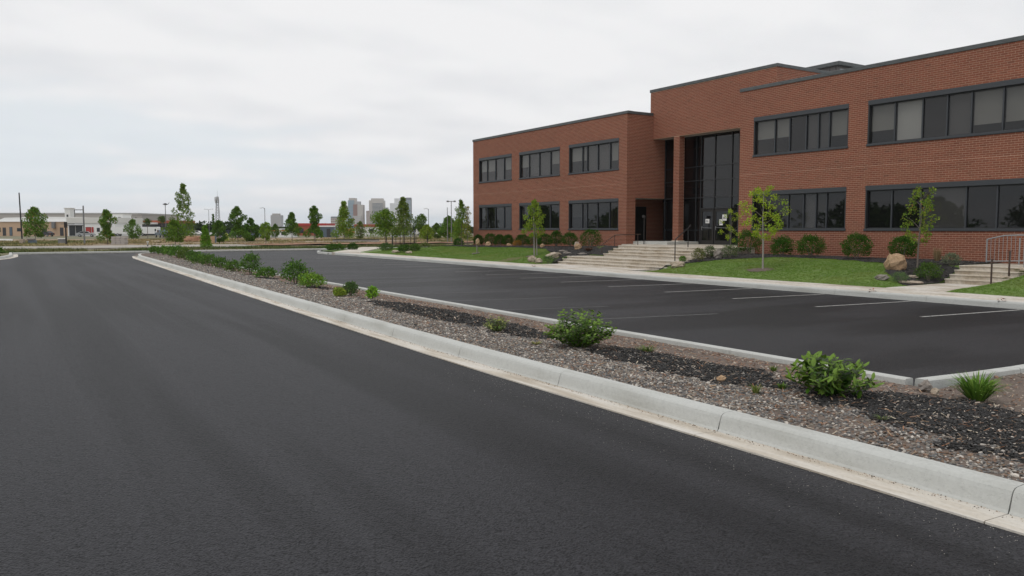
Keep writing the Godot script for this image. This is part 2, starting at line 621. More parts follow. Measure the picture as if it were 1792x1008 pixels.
# ---------------------------------------------------------------- ground, kerbs, walks
func ground() -> void:
	var g := Geo.new()
	flat(g, -3000, 5000, -6000, 80, -0.06)
	sheet("ground", "flat olive and tan land running out to the horizon", g, M.far_ground)
	g = Geo.new()
	flat(g, -12, 8.6, -76.3, 14, 0.0)
	sheet("road", "smooth dark asphalt access road in the foreground", g, M.asphalt)
	g = Geo.new()
	flat(g, 8.6, 48, -76.3, 14, 0.0)
	sheet("car_park_surface", "dark asphalt of the empty car park beside the brick office", g, M.lot_asphalt)
	g = Geo.new()
	grid(g, -60, 140, -180, -76.5, 80, 50, func(x, z): return 0.02 + 0.16 * maxf(0.0, wobble.get_noise_2d(x * 3.0, z * 3.0)) * smoothstep(-104.0, -112.0, z))
	sheet("dirt_ground", "bare tan dirt lot beyond the end of the road", g, M.dirt)
	g = Geo.new()
	grid(g, -30, 60, -90, -76.7, 60, 8, func(x, z): return 0.07 + 0.06 * wobble.get_noise_2d(x * 12.0, z * 12.0))
	sheet("verge", "rough weedy verge behind the far kerb", g, M.verge)
	g = Geo.new()
	grid(g, -30, 24, -101, -89, 30, 4, func(x, z): return 0.20)
	g.quad(Vector3(-30, -0.02, -89), Vector3(24, -0.02, -89), Vector3(24, 0.20, -89), Vector3(-30, 0.20, -89))
	sheet("path", "pale grey cross path beyond the weedy verge", g, M.path)
	g = Geo.new()
	grid(g, 24.5, 75, -106, -97, 30, 4, func(x, z): return 0.17 + 0.1 * wobble.get_noise_2d(x * 8.0, z * 8.0))
	sheet("red_dirt_strip", "strip of reddish bare dirt behind the planter", g, M.red_dirt)
	# the island between road and car park, and the ground that widens it on the right
	g = Geo.new()
	grid(g, 0, 1, 3.0, -67.5, 14, 150, soil_y, func(z): return gutter_x(z) + 0.5, func(z): return rear_x(z) + 0.03)
	g.quad(Vector3(8.4, 0.12, -67.5), Vector3(11.2, 0.12, -67.5), Vector3(11.0, 0.12, -70.5), Vector3(9.3, 0.12, -69.9))
	g.tri(Vector3(8.2, 0.12, -67.5), Vector3(8.4, 0.12, -67.5), Vector3(9.3, 0.12, -69.9))
	grid(g, 9.89, 30.0, 3.0, -5.62, 40, 20, soil_y)
	sheet("island_ground", "brown soil of the planted island between road and car park", g, M.soil)
	# planted slopes in front of the office
	g = Geo.new()
	grid(g, 24.05, 31.40, -35.55, -62.0, 24, 70, rise)
	grid(g, 27.55, 31.40, -34.35, -35.55, 10, 4, rise)
	grid(g, 24.05, 42.0, -62.0, -73.75, 24, 24, func(x, z): return rise(x, z) if x > 22.5 + (z + 61.0) * -0.55 + 2.2 else 0.10, func(z): return maxf(24.05 if z > -69.0 else 0.0, along_table(z, [[-73.8, 30.0], [-73.6, 28.0], [-72.6, 25.9], [-70.6, 24.3], [-68.0, 23.1], [-62.0, 22.5]])), func(_z): return 42.0)
	grid(g, 31.40, 46.0, -55.5, -62.0, 14, 10, rise)
	sheet("lawn", "mown green lawn left of the entrance steps", g, M.lawn)
	g = Geo.new()
	grid(g, 24.05, 31.40, -15.42, -27.4, 24, 40, rise)
	sheet("lawn", "mown green lawn between the entrance steps and the side steps", g, M.lawn)
	g = Geo.new()
	grid(g, 24.05, 28.4, 0.0, -13.45, 16, 30, func(x, z): return rise(x, z) - smoothstep(-12.6, -13.45, z) * 0.30 * clampf((x - 24.05) / 3.5, 0, 1))
	grid(g, 28.4, 31.40, 0.0, -8.0, 8, 10, rise)
	sheet("lawn", "corner of green lawn right of the side steps", g, M.lawn)
	g = Geo.new()
	grid(g, 0, 1, -35.55, -56.0, 10, 90, func(x, z): return rise(x, z) + 0.022, bed_x, func(_z): return 31.39)
	grid(g, 27.58, 31.39, -34.37, -35.55, 10, 5, func(x, z): return rise(x, z) + 0.022)
	sheet("mulch_bed", "dark mulch bed along the left wing", g, M.dark_soil)
	g = Geo.new()
	grid(g, 0, 1, -15.44, -27.38, 10, 80, func(x, z): return rise(x, z) + 0.022, bed_x, func(_z): return 31.39)
	sheet("mulch_bed", "dark mulch bed along the right wing", g, M.dark_soil)
	# sidewalk slabs beside the car park
	var walk := setting("sidewalk", "pale concrete sidewalk along the car park")
	for k in 42:
		var z := 2.0 - k * 1.5
		box_part("slab", Vector3(22.42, -0.05, z - 0.006), Vector3(24.05, 0.183 + 0.002 * (k % 2), z - 1.494), M.sidewalk, walk, 0.008)
	for k in 4:
		var z := -28.2 - k * 2.0
		box_part("slab", Vector3(24.06, -0.05, z - 0.006), Vector3(25.6, 0.19, z - (1.994 if k < 3 else 1.6)), M.sidewalk, walk, 0.008)
	for k in 3:
		var x := 24.06 + k * 1.16
		box_part("slab", Vector3(x, -0.05, -13.45), Vector3(x + 1.15, 0.20 + k * 0.006, -15.4), M.sidewalk, walk, 0.008)
	var core := Geo.new()
	core.span(Vector3(22.44, -0.06, 2), Vector3(24.04, 0.165, -61))
	part("slab_bed", core, M.joint, walk)
	walk = setting("walkway", "pale walkway crossing from the car park to the back path")
	for k in 8:
		var a := Vector3(22.9, 0, -61.2).lerp(Vector3(32.0, 0, -77.5), k / 8.0)
		var b := Vector3(22.9, 0, -61.2).lerp(Vector3(32.0, 0, -77.5), (k + 1) / 8.0)
		var s := Vector3(1.15, 0, 0.65)
		var w := Geo.new()
		var d := (b - a).normalized() * 0.012
		w.box((a + b) / 2 + Vector3(0, 0.10, 0), Vector3(2.2, 0.22, a.distance_to(b) - 0.02), Basis.looking_at(b - a, UP))
		part("slab", w, M.sidewalk, walk)


func sweep(g: Geo, path: PackedVector2Array, profile: Array, side: float) -> void:
	var rows := []
	for i in path.size():
		var d := (path[mini(i + 1, path.size() - 1)] - path[maxi(i - 1, 0)]).normalized()
		var nrm := Vector2(-d.y, d.x) * side
		var row := []
		for p in profile:
			row.append(Vector3(path[i].x + nrm.x * p[0], p[1], path[i].y + nrm.y * p[0]))
		rows.append(row)
	var ccw := side > 0
	for i in rows.size() - 1:
		for k in profile.size() - 1:
			if ccw:
				g.quad(rows[i][k], rows[i][k + 1], rows[i + 1][k + 1], rows[i + 1][k])
			else:
				g.quad(rows[i][k], rows[i + 1][k], rows[i + 1][k + 1], rows[i][k + 1])
	for e in [0, rows.size() - 1]:
		for k in range(1, profile.size() - 1):
			if (e == 0) == ccw:
				g.tri(rows[e][0], rows[e][k + 1], rows[e][k])
			else:
				g.tri(rows[e][0], rows[e][k], rows[e][k + 1])


func cut(path: PackedVector2Array, from: float, to: float, pieces: int) -> PackedVector2Array:      # the stretch of a path between two lengths
	var out := PackedVector2Array()
	for i in pieces + 1:
		var want := lerpf(from, to, float(i) / pieces)
		var run := 0.0
		for k in path.size() - 1:
			var l := path[k].distance_to(path[k + 1])
			if run + l >= want or k == path.size() - 2:
				out.append(path[k].lerp(path[k + 1], (want - run) / l))
				break
			run += l
	return out


func path_length(path: PackedVector2Array) -> float:
	var run := 0.0
	for k in path.size() - 1:
		run += path[k].distance_to(path[k + 1])
	return run


func kerb_run(label: String, path: PackedVector2Array, profile: Array, side: float, step: float, gutter: Array) -> void:
	var t := setting("kerb", label)
	var total := path_length(path)
	var pos := 0.0
	while pos < total - 0.3:
		var to := minf(pos + step, total)
		var piece := cut(path, pos + 0.004, to - 0.004, 4)
		var g := Geo.new()
		sweep(g, piece, profile, side)
		part("kerb_section", g, M.kerb, t)
		if gutter:
			g = Geo.new()
			sweep(g, piece, gutter, side)
			part("gutter_section", g, M.gutter, t)
		pos = to
	var inner := []
	for p in profile:
		inner.append([p[0] + (0.012 if p[0] < profile[profile.size() / 2][0] else -0.012), p[1] - 0.012])
	var g2 := Geo.new()
	sweep(g2, cut(path, 0.02, total - 0.02, int(total / 1.2)), inner, side)
	if gutter:
		sweep(g2, cut(path, 0.02, total - 0.02, int(total / 1.2)), [[0.01, -0.02], [0.01, gutter[1][1] - 0.012], [0.33, -0.004], [0.33, -0.02]], side)
	part("kerb_bed", g2, M.joint, t)


func kerbs() -> void:
	var p := PackedVector2Array()
	var z := 2.79
	while z > -63.0:
		p.append(Vector2(gutter_x(z), z))
		z -= 1.0
	for q in [[7.78, -64.5], [8.0, -66.6], [8.55, -68.6], [9.4, -70.1], [10.4, -70.9], [11.3, -70.9], [11.75, -70.2]]:
		p.append(Vector2(q[0], q[1]))
	kerb_run("concrete kerb and gutter along the road side of the island", p,
		[[0.325, -0.02], [0.33, 0.008], [0.345, 0.03], [0.375, 0.135], [0.39, 0.165], [0.415, 0.183], [0.44, 0.19], [0.575, 0.194], [0.59, 0.185], [0.59, -0.02]], 1.0, 2.85,
		[[0.0, -0.02], [0.0, 0.016], [0.02, 0.019], [0.31, 0.008], [0.328, 0.007], [0.328, -0.02]])
	p = PackedVector2Array([Vector2(30, -5.72), Vector2(14.0, -5.74), Vector2(12.1, -5.78), Vector2(11.0, -5.86), Vector2(10.03, -5.98)])
	kerb_run("low concrete kerb closing the near end of the car park", p, [[0.0, -0.02], [0.015, 0.125], [0.03, 0.142], [0.17, 0.145], [0.19, 0.13], [0.195, -0.02]], -1.0, 3.0, [])
	p = PackedVector2Array([Vector2(10.03, -5.98)])
	z = -7.0
	while z > -70.0:
		p.append(Vector2(rear_x(z) + 0.16, z))
		z -= 1.5
	kerb_run("low concrete kerb on the car park side of the island", p, [[0.0, -0.02], [0.015, 0.125], [0.03, 0.142], [0.17, 0.145], [0.19, 0.13], [0.195, -0.02]], -1.0, 3.0, [])
	p = PackedVector2Array([Vector2(22.25, 2), Vector2(22.25, -20), Vector2(22.25, -40), Vector2(22.25, -60.5), Vector2(22.0, -63), Vector2(22.1, -65.5), Vector2(22.8, -68), Vector2(24.0, -70.6), Vector2(25.6, -72.6), Vector2(27.6, -73.6), Vector2(34.0, -73.9), Vector2(46, -74)])
	kerb_run("concrete kerb between the car park and the sidewalk", p, [[0.0, -0.02], [0.015, 0.13], [0.035, 0.165], [0.06, 0.175], [0.155, 0.18], [0.165, 0.17], [0.165, -0.02]], 1.0, 3.0, [])
	p = PackedVector2Array([Vector2(-3.2, 12), Vector2(-3.2, -50), Vector2(-2.9, -56), Vector2(-2.0, -59.5), Vector2(-0.7, -62.5), Vector2(0.2, -66), Vector2(0.7, -70), Vector2(0.75, -76.4)])
	kerb_run("curved concrete kerb and gutter at the far left of the road", p,
		[[0.325, -0.02], [0.33, 0.008], [0.345, 0.03], [0.375, 0.135], [0.415, 0.175], [0.575, 0.18], [0.59, 0.17], [0.59, -0.02]], -1.0, 2.85,
		[[0.0, -0.02], [0.0, 0.016], [0.02, 0.019], [0.31, 0.008], [0.328, 0.007], [0.328, -0.02]])
	p = PackedVector2Array([Vector2(0.4, -76.5), Vector2(20, -76.6), Vector2(48, -76.7)])
	kerb_run("straight concrete kerb across the end of the road", p, [[0.0, -0.02], [0.02, 0.13], [0.05, 0.155], [0.18, 0.16], [0.2, 0.15], [0.2, -0.02]], -1.0, 3.0, [])
	var g := Geo.new()
	grid(g, -30, -0.7, -76.5, 14, 20, 40, func(_x, _z): return 0.12, null, func(zz): return along_table(zz, [[-76.4, 0.16], [-70, 0.11], [-66, -0.4], [-62.5, -1.3], [-59.5, -2.55], [-56, -3.45], [-50, -3.75], [14, -3.75]]))
	sheet("verge", "weedy ground left of the road", g, M.verge)


func car_park_marks() -> void:
	var t := setting("parking_lines", "painted white stall lines on the car park")
	for k in 20:
		var z := -7.9 - k * 2.93
		if z < -61: break
		var g := Geo.new()
		var d := Vector3(3.75, 0, 0.42)
		var s := Vector3(0, 0, 0.05)
		var a := Vector3(18.35, 0.004, z)
		g.quad(a + s, a + d + s, a + d - s, a - s)
		part("painted_line", g, M.paint, t)
		if z < -12:
			g = Geo.new()
			a = Vector3(10.3 + 0.3 * (k % 3), 0.004, z - 0.9)
			d = Vector3(3.9 - 0.5 * (k % 2), 0, 0.75)
			g.quad(a + s * 0.8, a + d + s * 0.8, a + d - s * 0.8, a - s * 0.8)
			part("worn_line", g, M.worn_paint, t)


# ---------------------------------------------------------------- the office
func wall_panel(g: Geo, o: Vector3, u: Vector3, n: Vector3, y0: float, y1: float, w: float, holes: Array, thick: float) -> void:
	var us := [0.0, w]
	var ys := [y0, y1]
	for h in holes:
		for k in [h[0], h[1]]:
			if not us.has(k): us.append(k)
		for k in [h[2], h[3]]:
			if not ys.has(k): ys.append(k)
	us.sort()
	ys.sort()
	var b := Basis(u, UP, n)
	for j in ys.size() - 1:
		for i in us.size() - 1:
			var cu: float = (us[i] + us[i + 1]) / 2
			var cy: float = (ys[j] + ys[j + 1]) / 2
			var open := false
			for h in holes:
				if cu > h[0] and cu < h[1] and cy > h[2] and cy < h[3]:
					open = true
			if not open:
				var p := Vector3(o.x, 0, o.z) + u * cu + UP * cy - n * thick / 2
				g.box(p, Vector3(us[i + 1] - us[i], ys[j + 1] - ys[j], thick), b if b.determinant() > 0 else Basis(-u, UP, n))


func lay_bricks(f: Flock, o: Vector3, u: Vector3, n: Vector3, y0: float, y1: float, w: float, holes: Array, singles: Array = [], pick = null) -> void:
	var bl := 0.252
	var rows := int(round((y1 - y0) / COURSE))
	for k in rows:
		var ya := y0 + k * COURSE
		var spans := [[0.0, w]]
		for h in holes:
			if h[2] < ya + COURSE - 0.012 and h[3] > ya + 0.012:
				var next := []
				for s in spans:
					if h[1] <= s[0] or h[0] >= s[1]:
						next.append(s)
						continue
					if h[0] > s[0]: next.append([s[0], h[0]])
					if h[1] < s[1]: next.append([h[1], s[1]])
				spans = next
		var off := 0.126 * (k % 2)
		for s in spans:
			var j := int(floor((s[0] + off) / bl))
			while j * bl - off < s[1]:
				var a: float = maxf(j * bl - off + 0.0065, s[0] + 0.001)
				var b: float = minf((j + 1) * bl - off - 0.0065, s[1] - 0.001)
				j += 1
				if b - a < 0.03:
					continue
				var p := Vector3(o.x, 0, o.z) + u * ((a + b) / 2) + UP * (ya + COURSE / 2) + n * 0.001
				var patch := 1.0 + 0.10 * wobble.get_noise_3d(p.x * 9.0, p.y * 30.0, p.z * 9.0)
				var v := rng.randf_range(0.90, 1.12) * patch
				if rng.randf() < 0.03: v *= 0.82
				var warm := rng.randf_range(0.92, 1.08)
				var t := Transform3D(Basis(u * (b - a), UP * (COURSE - 0.0145), n * 0.010), p)
				if t.basis.determinant() < 0:
					t.basis.x = -t.basis.x
				if pick != null and singles.size() < 300 and pick.call(p):
					singles.append([t, v])
				else:
					f.put(t, Color(0.275 * v, 0.095 * v * warm, 0.055 * v * warm))


func window(b: Node3D, o: Vector3, u: Vector3, n: Vector3, y0: float, y1: float, stops: Array, fill: Array) -> void:
	# stops: where the uprights stand, from one jamb to the other; fill: what hangs behind each pane
	var t := Node3D.new()
	t.name = "window"
	b.add_child(t, true)
	var basis := Basis(u, UP, n)
	if basis.determinant() < 0: basis = Basis(-u, UP, n)
	var a: float = stops[0]
	var e: float = stops[-1]
	var w := e - a
	var at := func(s: float, y: float, out: float) -> Vector3: return Vector3(o.x, y, o.z) + u * s + n * out
	var g := Geo.new()
	g.soft_box(at.call((a + e) / 2, y1 - 0.105, -0.02), Vector3(w, 0.20, 0.09), 0.008, basis)
	part("head", g, M.frame, t)
	g = Geo.new()
	g.soft_box(at.call((a + e) / 2, y0 + 0.045, -0.02), Vector3(w + 0.05, 0.10, 0.14), 0.012, basis)
	part("sill", g, M.frame, t)
	for s in [a + 0.03, e - 0.03]:
		g = Geo.new()
		g.box(at.call(s, (y0 + y1) / 2 - 0.055, -0.10), Vector3(0.06, y1 - y0 - 0.31, 0.20), basis)
		part("jamb", g, M.mullion, t)
	for i in range(1, stops.size() - 1):
		g = Geo.new()
		g.box(at.call(stops[i], (y0 + y1) / 2 - 0.055, -0.125), Vector3(0.055, y1 - y0 - 0.31, 0.10), basis)
		part("mullion", g, M.frame, t)
	for y in [y0 + 0.115, y1 - 0.225]:
		g = Geo.new()
		g.box(at.call((a + e) / 2, y, -0.13), Vector3(w - 0.12, 0.045, 0.08), basis)
		part("rail", g, M.mullion, t)
	for i in stops.size() - 1:
		var l: float = stops[i] + 0.03
		var r: float = stops[i + 1] - 0.03
		var lo := y0 + 0.12
		var hi := y1 - 0.22
		var what: String = fill[i] if i < fill.size() else ""
		g = Geo.new()
		var q0: Vector3 = at.call(l, lo, -0.135)
		var q1: Vector3 = at.call(r, lo, -0.135)
		if (q1 - q0).cross(UP).dot(n) > 0:
			g.quad(q0, q1, q1 + UP * (hi - lo), q0 + UP * (hi - lo))
		else:
			g.quad(q1, q0, q0 + UP * (hi - lo), q1 + UP * (hi - lo))
		part("pane", g, M.dark_glass if what.begins_with("d") else M.glass, t)
		var drop := 0.0
		var bm: Material = M.blind
		match what.right(1):
			"h": drop = 0.55
			"m": drop = 0.68
			"q": drop = 0.80
			"f": drop = 0.995
			"p": drop = 0.995; bm = M.pale_blind
			"k": drop = 0.995; bm = M.dark_blind
		if drop > 0:
			g = Geo.new()
			var bh := (hi - lo) * drop
			g.box(at.call((l + r) / 2, hi - bh / 2, -0.24), Vector3(r - l - 0.02, bh, 0.012), basis)
			part("blind", g, bm, t)


func coping_run(b: Node3D, a: Vector3, e: Vector3, y: float, n: Vector3) -> void:
	var d := e - a
	var g := Geo.new()
	var basis := Basis(d.normalized(), UP, n)
	if basis.determinant() < 0: basis = Basis(-d.normalized(), UP, n)
	g.soft_box((a + e) / 2 + UP * y - n * 0.16, Vector3(d.length(), 0.17, 0.40), 0.012, basis)
	part("coping", g, M.coping, b)


func office() -> void:
	var b := thing("brick_office_building", "two-storey red brick office building with dark ribbon windows and a recessed glass entrance", "office building", Vector3(FACE, 0.8, -30))
	b.position = Vector3.ZERO
	var f := Flock.new()
	var singles := []
	var g := Geo.new()
	var y0 := 0.824
	var top := 8.888
	var back := Vector3(0, 0, -1)
	var out := Vector3(-1, 0, 0)
	# left wing front: u runs towards -z from its corner
	var lo := Vector3(FACE, 0, -36.9)
	var lw := 18.5
	var left_holes := []
	var spans := [[0.72, 5.80], [6.80, 11.80], [12.80, 17.60]]
	for s in spans:
		left_holes.append([s[0], s[1], 2.0, 3.932])
		left_holes.append([s[0], s[1], 5.612, 7.544])
	wall_panel(g, lo, back, out, y0 - 0.5, top, lw, left_holes, 0.30)
	lay_bricks(f, lo, back, out, y0 - 2 * COURSE, top, lw, left_holes)
	# right wing front
	var ro := Vector3(FACE, 0, -6.0)
	var rw := 22.22
	var right_holes := []
	for s in [[16.10, 21.36], [5.2, 15.17]]:
		right_holes.append([s[0], s[1], 2.0, 3.932])
		right_holes.append([s[0], s[1], 5.612, 7.544])
	wall_panel(g, ro, back, out, y0 - 0.5, top, rw, right_holes, 0.30)
	lay_bricks(f, ro, back, out, y0 - COURSE, top, rw, right_holes, singles, func(p): return p.z < -14.75 and p.z > -16.55)
	# the return wall of the left wing, its alcove at ground level
	var c := Vector3(FACE + 0.3, 0, -36.9)
	var rl := 3.12 - 0.3
	var alcove := [[0.40, rl, 1.0, 3.932]]
	wall_panel(g, c, Vector3.RIGHT, Vector3.BACK, y0 - 0.5, top, rl, alcove, 0.30)
	lay_bricks(f, Vector3(FACE, 0, -36.9), Vector3.RIGHT, Vector3.BACK, y0, top, 3.12, [[0.70, 3.12, 1.0, 3.932]])
	# alcove back wall and flank
	wall_panel(g, Vector3(FACE + 0.7, 0, -39.0), Vector3.RIGHT, Vector3.BACK, 0.6, 4.2, 4.2, [], 0.25)
	lay_bricks(f, Vector3(FACE + 0.7, 0, -39.0), Vector3.RIGHT, Vector3.BACK, 0.908, 3.932, 4.2, [])
	# inner flank of the right wing, beside the glass
	wall_panel(g, Vector3(FACE + 0.3, 0, -28.22), Vector3.RIGHT, back, y0 - 0.5, top, 3.1, [], 0.30)
	lay_bricks(f, Vector3(FACE, 0, -28.22), Vector3.RIGHT, back, y0, top, 3.1, [])
	# the taller middle block over the entrance
	var mo := Vector3(33.4, 0, -27.74)
	wall_panel(g, mo, back, out, 7.49, 10.30, 9.41, [], 0.30)
	lay_bricks(f, mo, back, out, 7.50, 10.30, 9.41, [])
	wall_panel(g, Vector3(33.7, 0, -27.74), Vector3.RIGHT, Vector3.BACK, 8.8, 10.30, 11.0, [], 0.30)
	lay_bricks(f, Vector3(33.4, 0, -27.74), Vector3.RIGHT, Vector3.BACK, 8.87, 10.30, 11.3, [])
	wall_panel(g, Vector3(33.7, 0, -37.15), Vector3.RIGHT, back, 8.8, 10.30, 11.0, [], 0.30)
	# far end of the left wing, near end of the right wing, backs
	wall_panel(g, Vector3(FACE + 0.3, 0, -55.4), Vector3.RIGHT, back, 0.3, top, 15.0, [], 0.30)
	lay_bricks(f, Vector3(FACE, 0, -55.4), Vector3.RIGHT, back, y0, top, 6.0, [])
	wall_panel(g, Vector3(FACE + 0.3, 0, -6.0), Vector3.RIGHT, Vector3.BACK, 0.3, top, 15.0, [], 0.30)
	wall_panel(g, Vector3(46.6, 0, -55.4), Vector3.BACK, Vector3.RIGHT, 0.3, top, 49.4, [], 0.30)
	part("wall", g, M.mortar, b)
	flock("brickwork", f, unit_box(), M.bricks, b)
	var ub := unit_box()
	for s in singles:
		var o := MeshInstance3D.new()
		o.name = "brick"
		o.mesh = ub
		var v: float = s[1]
		o.material_override = M["brick_%d" % (0 if v < 0.84 else 1 if v < 0.96 else 2 if v < 1.07 else 3)]
		o.transform = s[0]
		b.add_child(o, true)
	# floors, inner walls and roofs
	box_part("floor", Vector3(FACE + 0.29, 0.5, -55.1), Vector3(46.3, 1.0, -6.3), M.room, b)
	box_part("upper_floor", Vector3(FACE + 0.29, 4.3, -55.1), Vector3(46.3, 4.7, -37.2), M.room, b)
	box_part("upper_floor", Vector3(FACE + 0.29, 4.3, -27.9), Vector3(46.3, 4.7, -6.3), M.room, b)
	box_part("inner_wall", Vector3(36.0, 0.9, -55.0), Vector3(36.2, 8.5, -39.3), M.room, b)
	box_part("inner_wall", Vector3(36.0, 0.9, -27.8), Vector3(36.2, 8.5, -6.4), M.room, b)
	box_part("inner_wall", Vector3(40.0, 0.9, -39.3), Vector3(40.2, 10.0, -27.8), M.room, b)
	box_part("roof", Vector3(FACE + 0.29, 8.45, -55.1), Vector3(46.3, 8.65, -37.0), M.roofing, b)
	box_part("roof", Vector3(FACE + 0.29, 8.45, -28.0), Vector3(46.3, 8.65, -6.3), M.roofing, b)
	box_part("roof", Vector3(33.69, 9.9, -37.0), Vector3(46.3, 10.05, -27.9), M.roofing, b)
	coping_run(b, Vector3(FACE, 0, -36.80), Vector3(FACE, 0, -55.46), top + 0.085, out)
	coping_run(b, Vector3(FACE + 0.24, 0, -36.9), Vector3(33.38, 0, -36.9), top + 0.085, Vector3.BACK)
	coping_run(b, Vector3(FACE, 0, -28.28), Vector3(FACE, 0, -5.94), top + 0.085, out)
	coping_run(b, Vector3(33.4, 0, -27.68), Vector3(33.4, 0, -37.21), 10.385, out)
	coping_run(b, Vector3(33.64, 0, -27.74), Vector3(44.7, 0, -27.74), 10.385, Vector3.BACK)
	coping_run(b, Vector3(FACE + 0.24, 0, -55.4), Vector3(46.5, 0, -55.4), top + 0.085, back)
	# windows
	var lf := [["h", "h", "h", "h"], ["h", "k", "f", "h"], ["h", "f", "f", "f", "h"]]
	var ll := [["d", "d", "d", "dh"], ["d", "d", "d", "dh"], ["d", "d", "dk", "d", "dh"]]
	var stops := [[12.80, 14.02, 15.26, 16.48, 17.60], [6.80, 8.03, 9.38, 10.66, 11.80], [0.72, 1.68, 2.88, 3.96, 4.46, 5.80]]
	var ul := [["h", "k", "h", "h"], ["h", "k", "k", "h"], ["m", "k", "k", "h", "h"]]
	for i in 3:
		var st: Array = stops[i]
		window(b, lo, back, out, 5.612, 7.544, st, ul[i])
		window(b, lo, back, out, 2.0, 3.932, st, ll[i])
	window(b, ro, back, out, 5.612, 7.544, [16.10, 17.13, 17.70, 18.36, 19.28, 20.14, 21.36], ["m", "k", "k", "dk", "h", "h"])
	window(b, ro, back, out, 2.0, 3.932, [16.10, 17.16, 17.72, 18.40, 19.26, 21.36], ["d", "dh", "k", "d", "d"])
	window(b, ro, back, out, 5.612, 7.544, [5.2, 7.0, 8.4, 9.70, 10.86, 11.80, 12.80, 13.99, 15.17], ["q", "f", "q", "q", "k", "dk", "p", "m"])
	window(b, ro, back, out, 2.0, 3.932, [5.2, 7.2, 8.6, 9.77, 10.92, 12.75, 14.0, 15.17], ["d", "d", "d", "d", "k", "d", "d"])
	# dark slim joints, flush mortar lines
	for z in [-27.45, -21.24]:
		box_part("control_joint", Vector3(FACE - 0.0058, 4.0, z - 0.011), Vector3(FACE + 0.01, 5.58, z + 0.011), M.mortar, b)
		box_part("control_joint", Vector3(FACE - 0.0058, 7.58, z - 0.011), Vector3(FACE + 0.01, 8.86, z + 0.011), M.mortar, b)
	box_part("control_joint", Vector3(FACE - 0.0058, 4.75, -28.2), Vector3(FACE + 0.01, 4.785, -6.1), M.mortar, b)
	box_part("control_joint", Vector3(FACE - 0.0058, 4.75, -55.3), Vector3(FACE + 0.01, 4.785, -36.95), M.mortar, b)
	entrance(b)
	# the plant room on the roof
	var pr := Node3D.new()
	pr.name = "roof_plant_room"
	b.add_child(pr)
	box_part("siding_wall", Vector3(42, 8.7, -44), Vector3(48, 11.78, -30.42), M.siding, pr)
	for k in 30:
		box_part("siding_rib", Vector3(41.965, 8.7, -30.6 - k * 0.42), Vector3(42.0, 11.7, -30.7 - k * 0.42), M.siding, pr)
	box_part("roof_edge", Vector3(41.75, 11.70, -44.2), Vector3(48.2, 11.93, -30.17), M.coping, pr, 0.02)
	box_part("pale_panel", Vector3(42.15, 10.6, -30.42), Vector3(44.6, 11.55, -30.37), M.galvanised, pr)


func unit_box() -> ArrayMesh:
	var g := Geo.new()
	g.box(Vector3.ZERO, Vector3.ONE)
	return g.mesh()


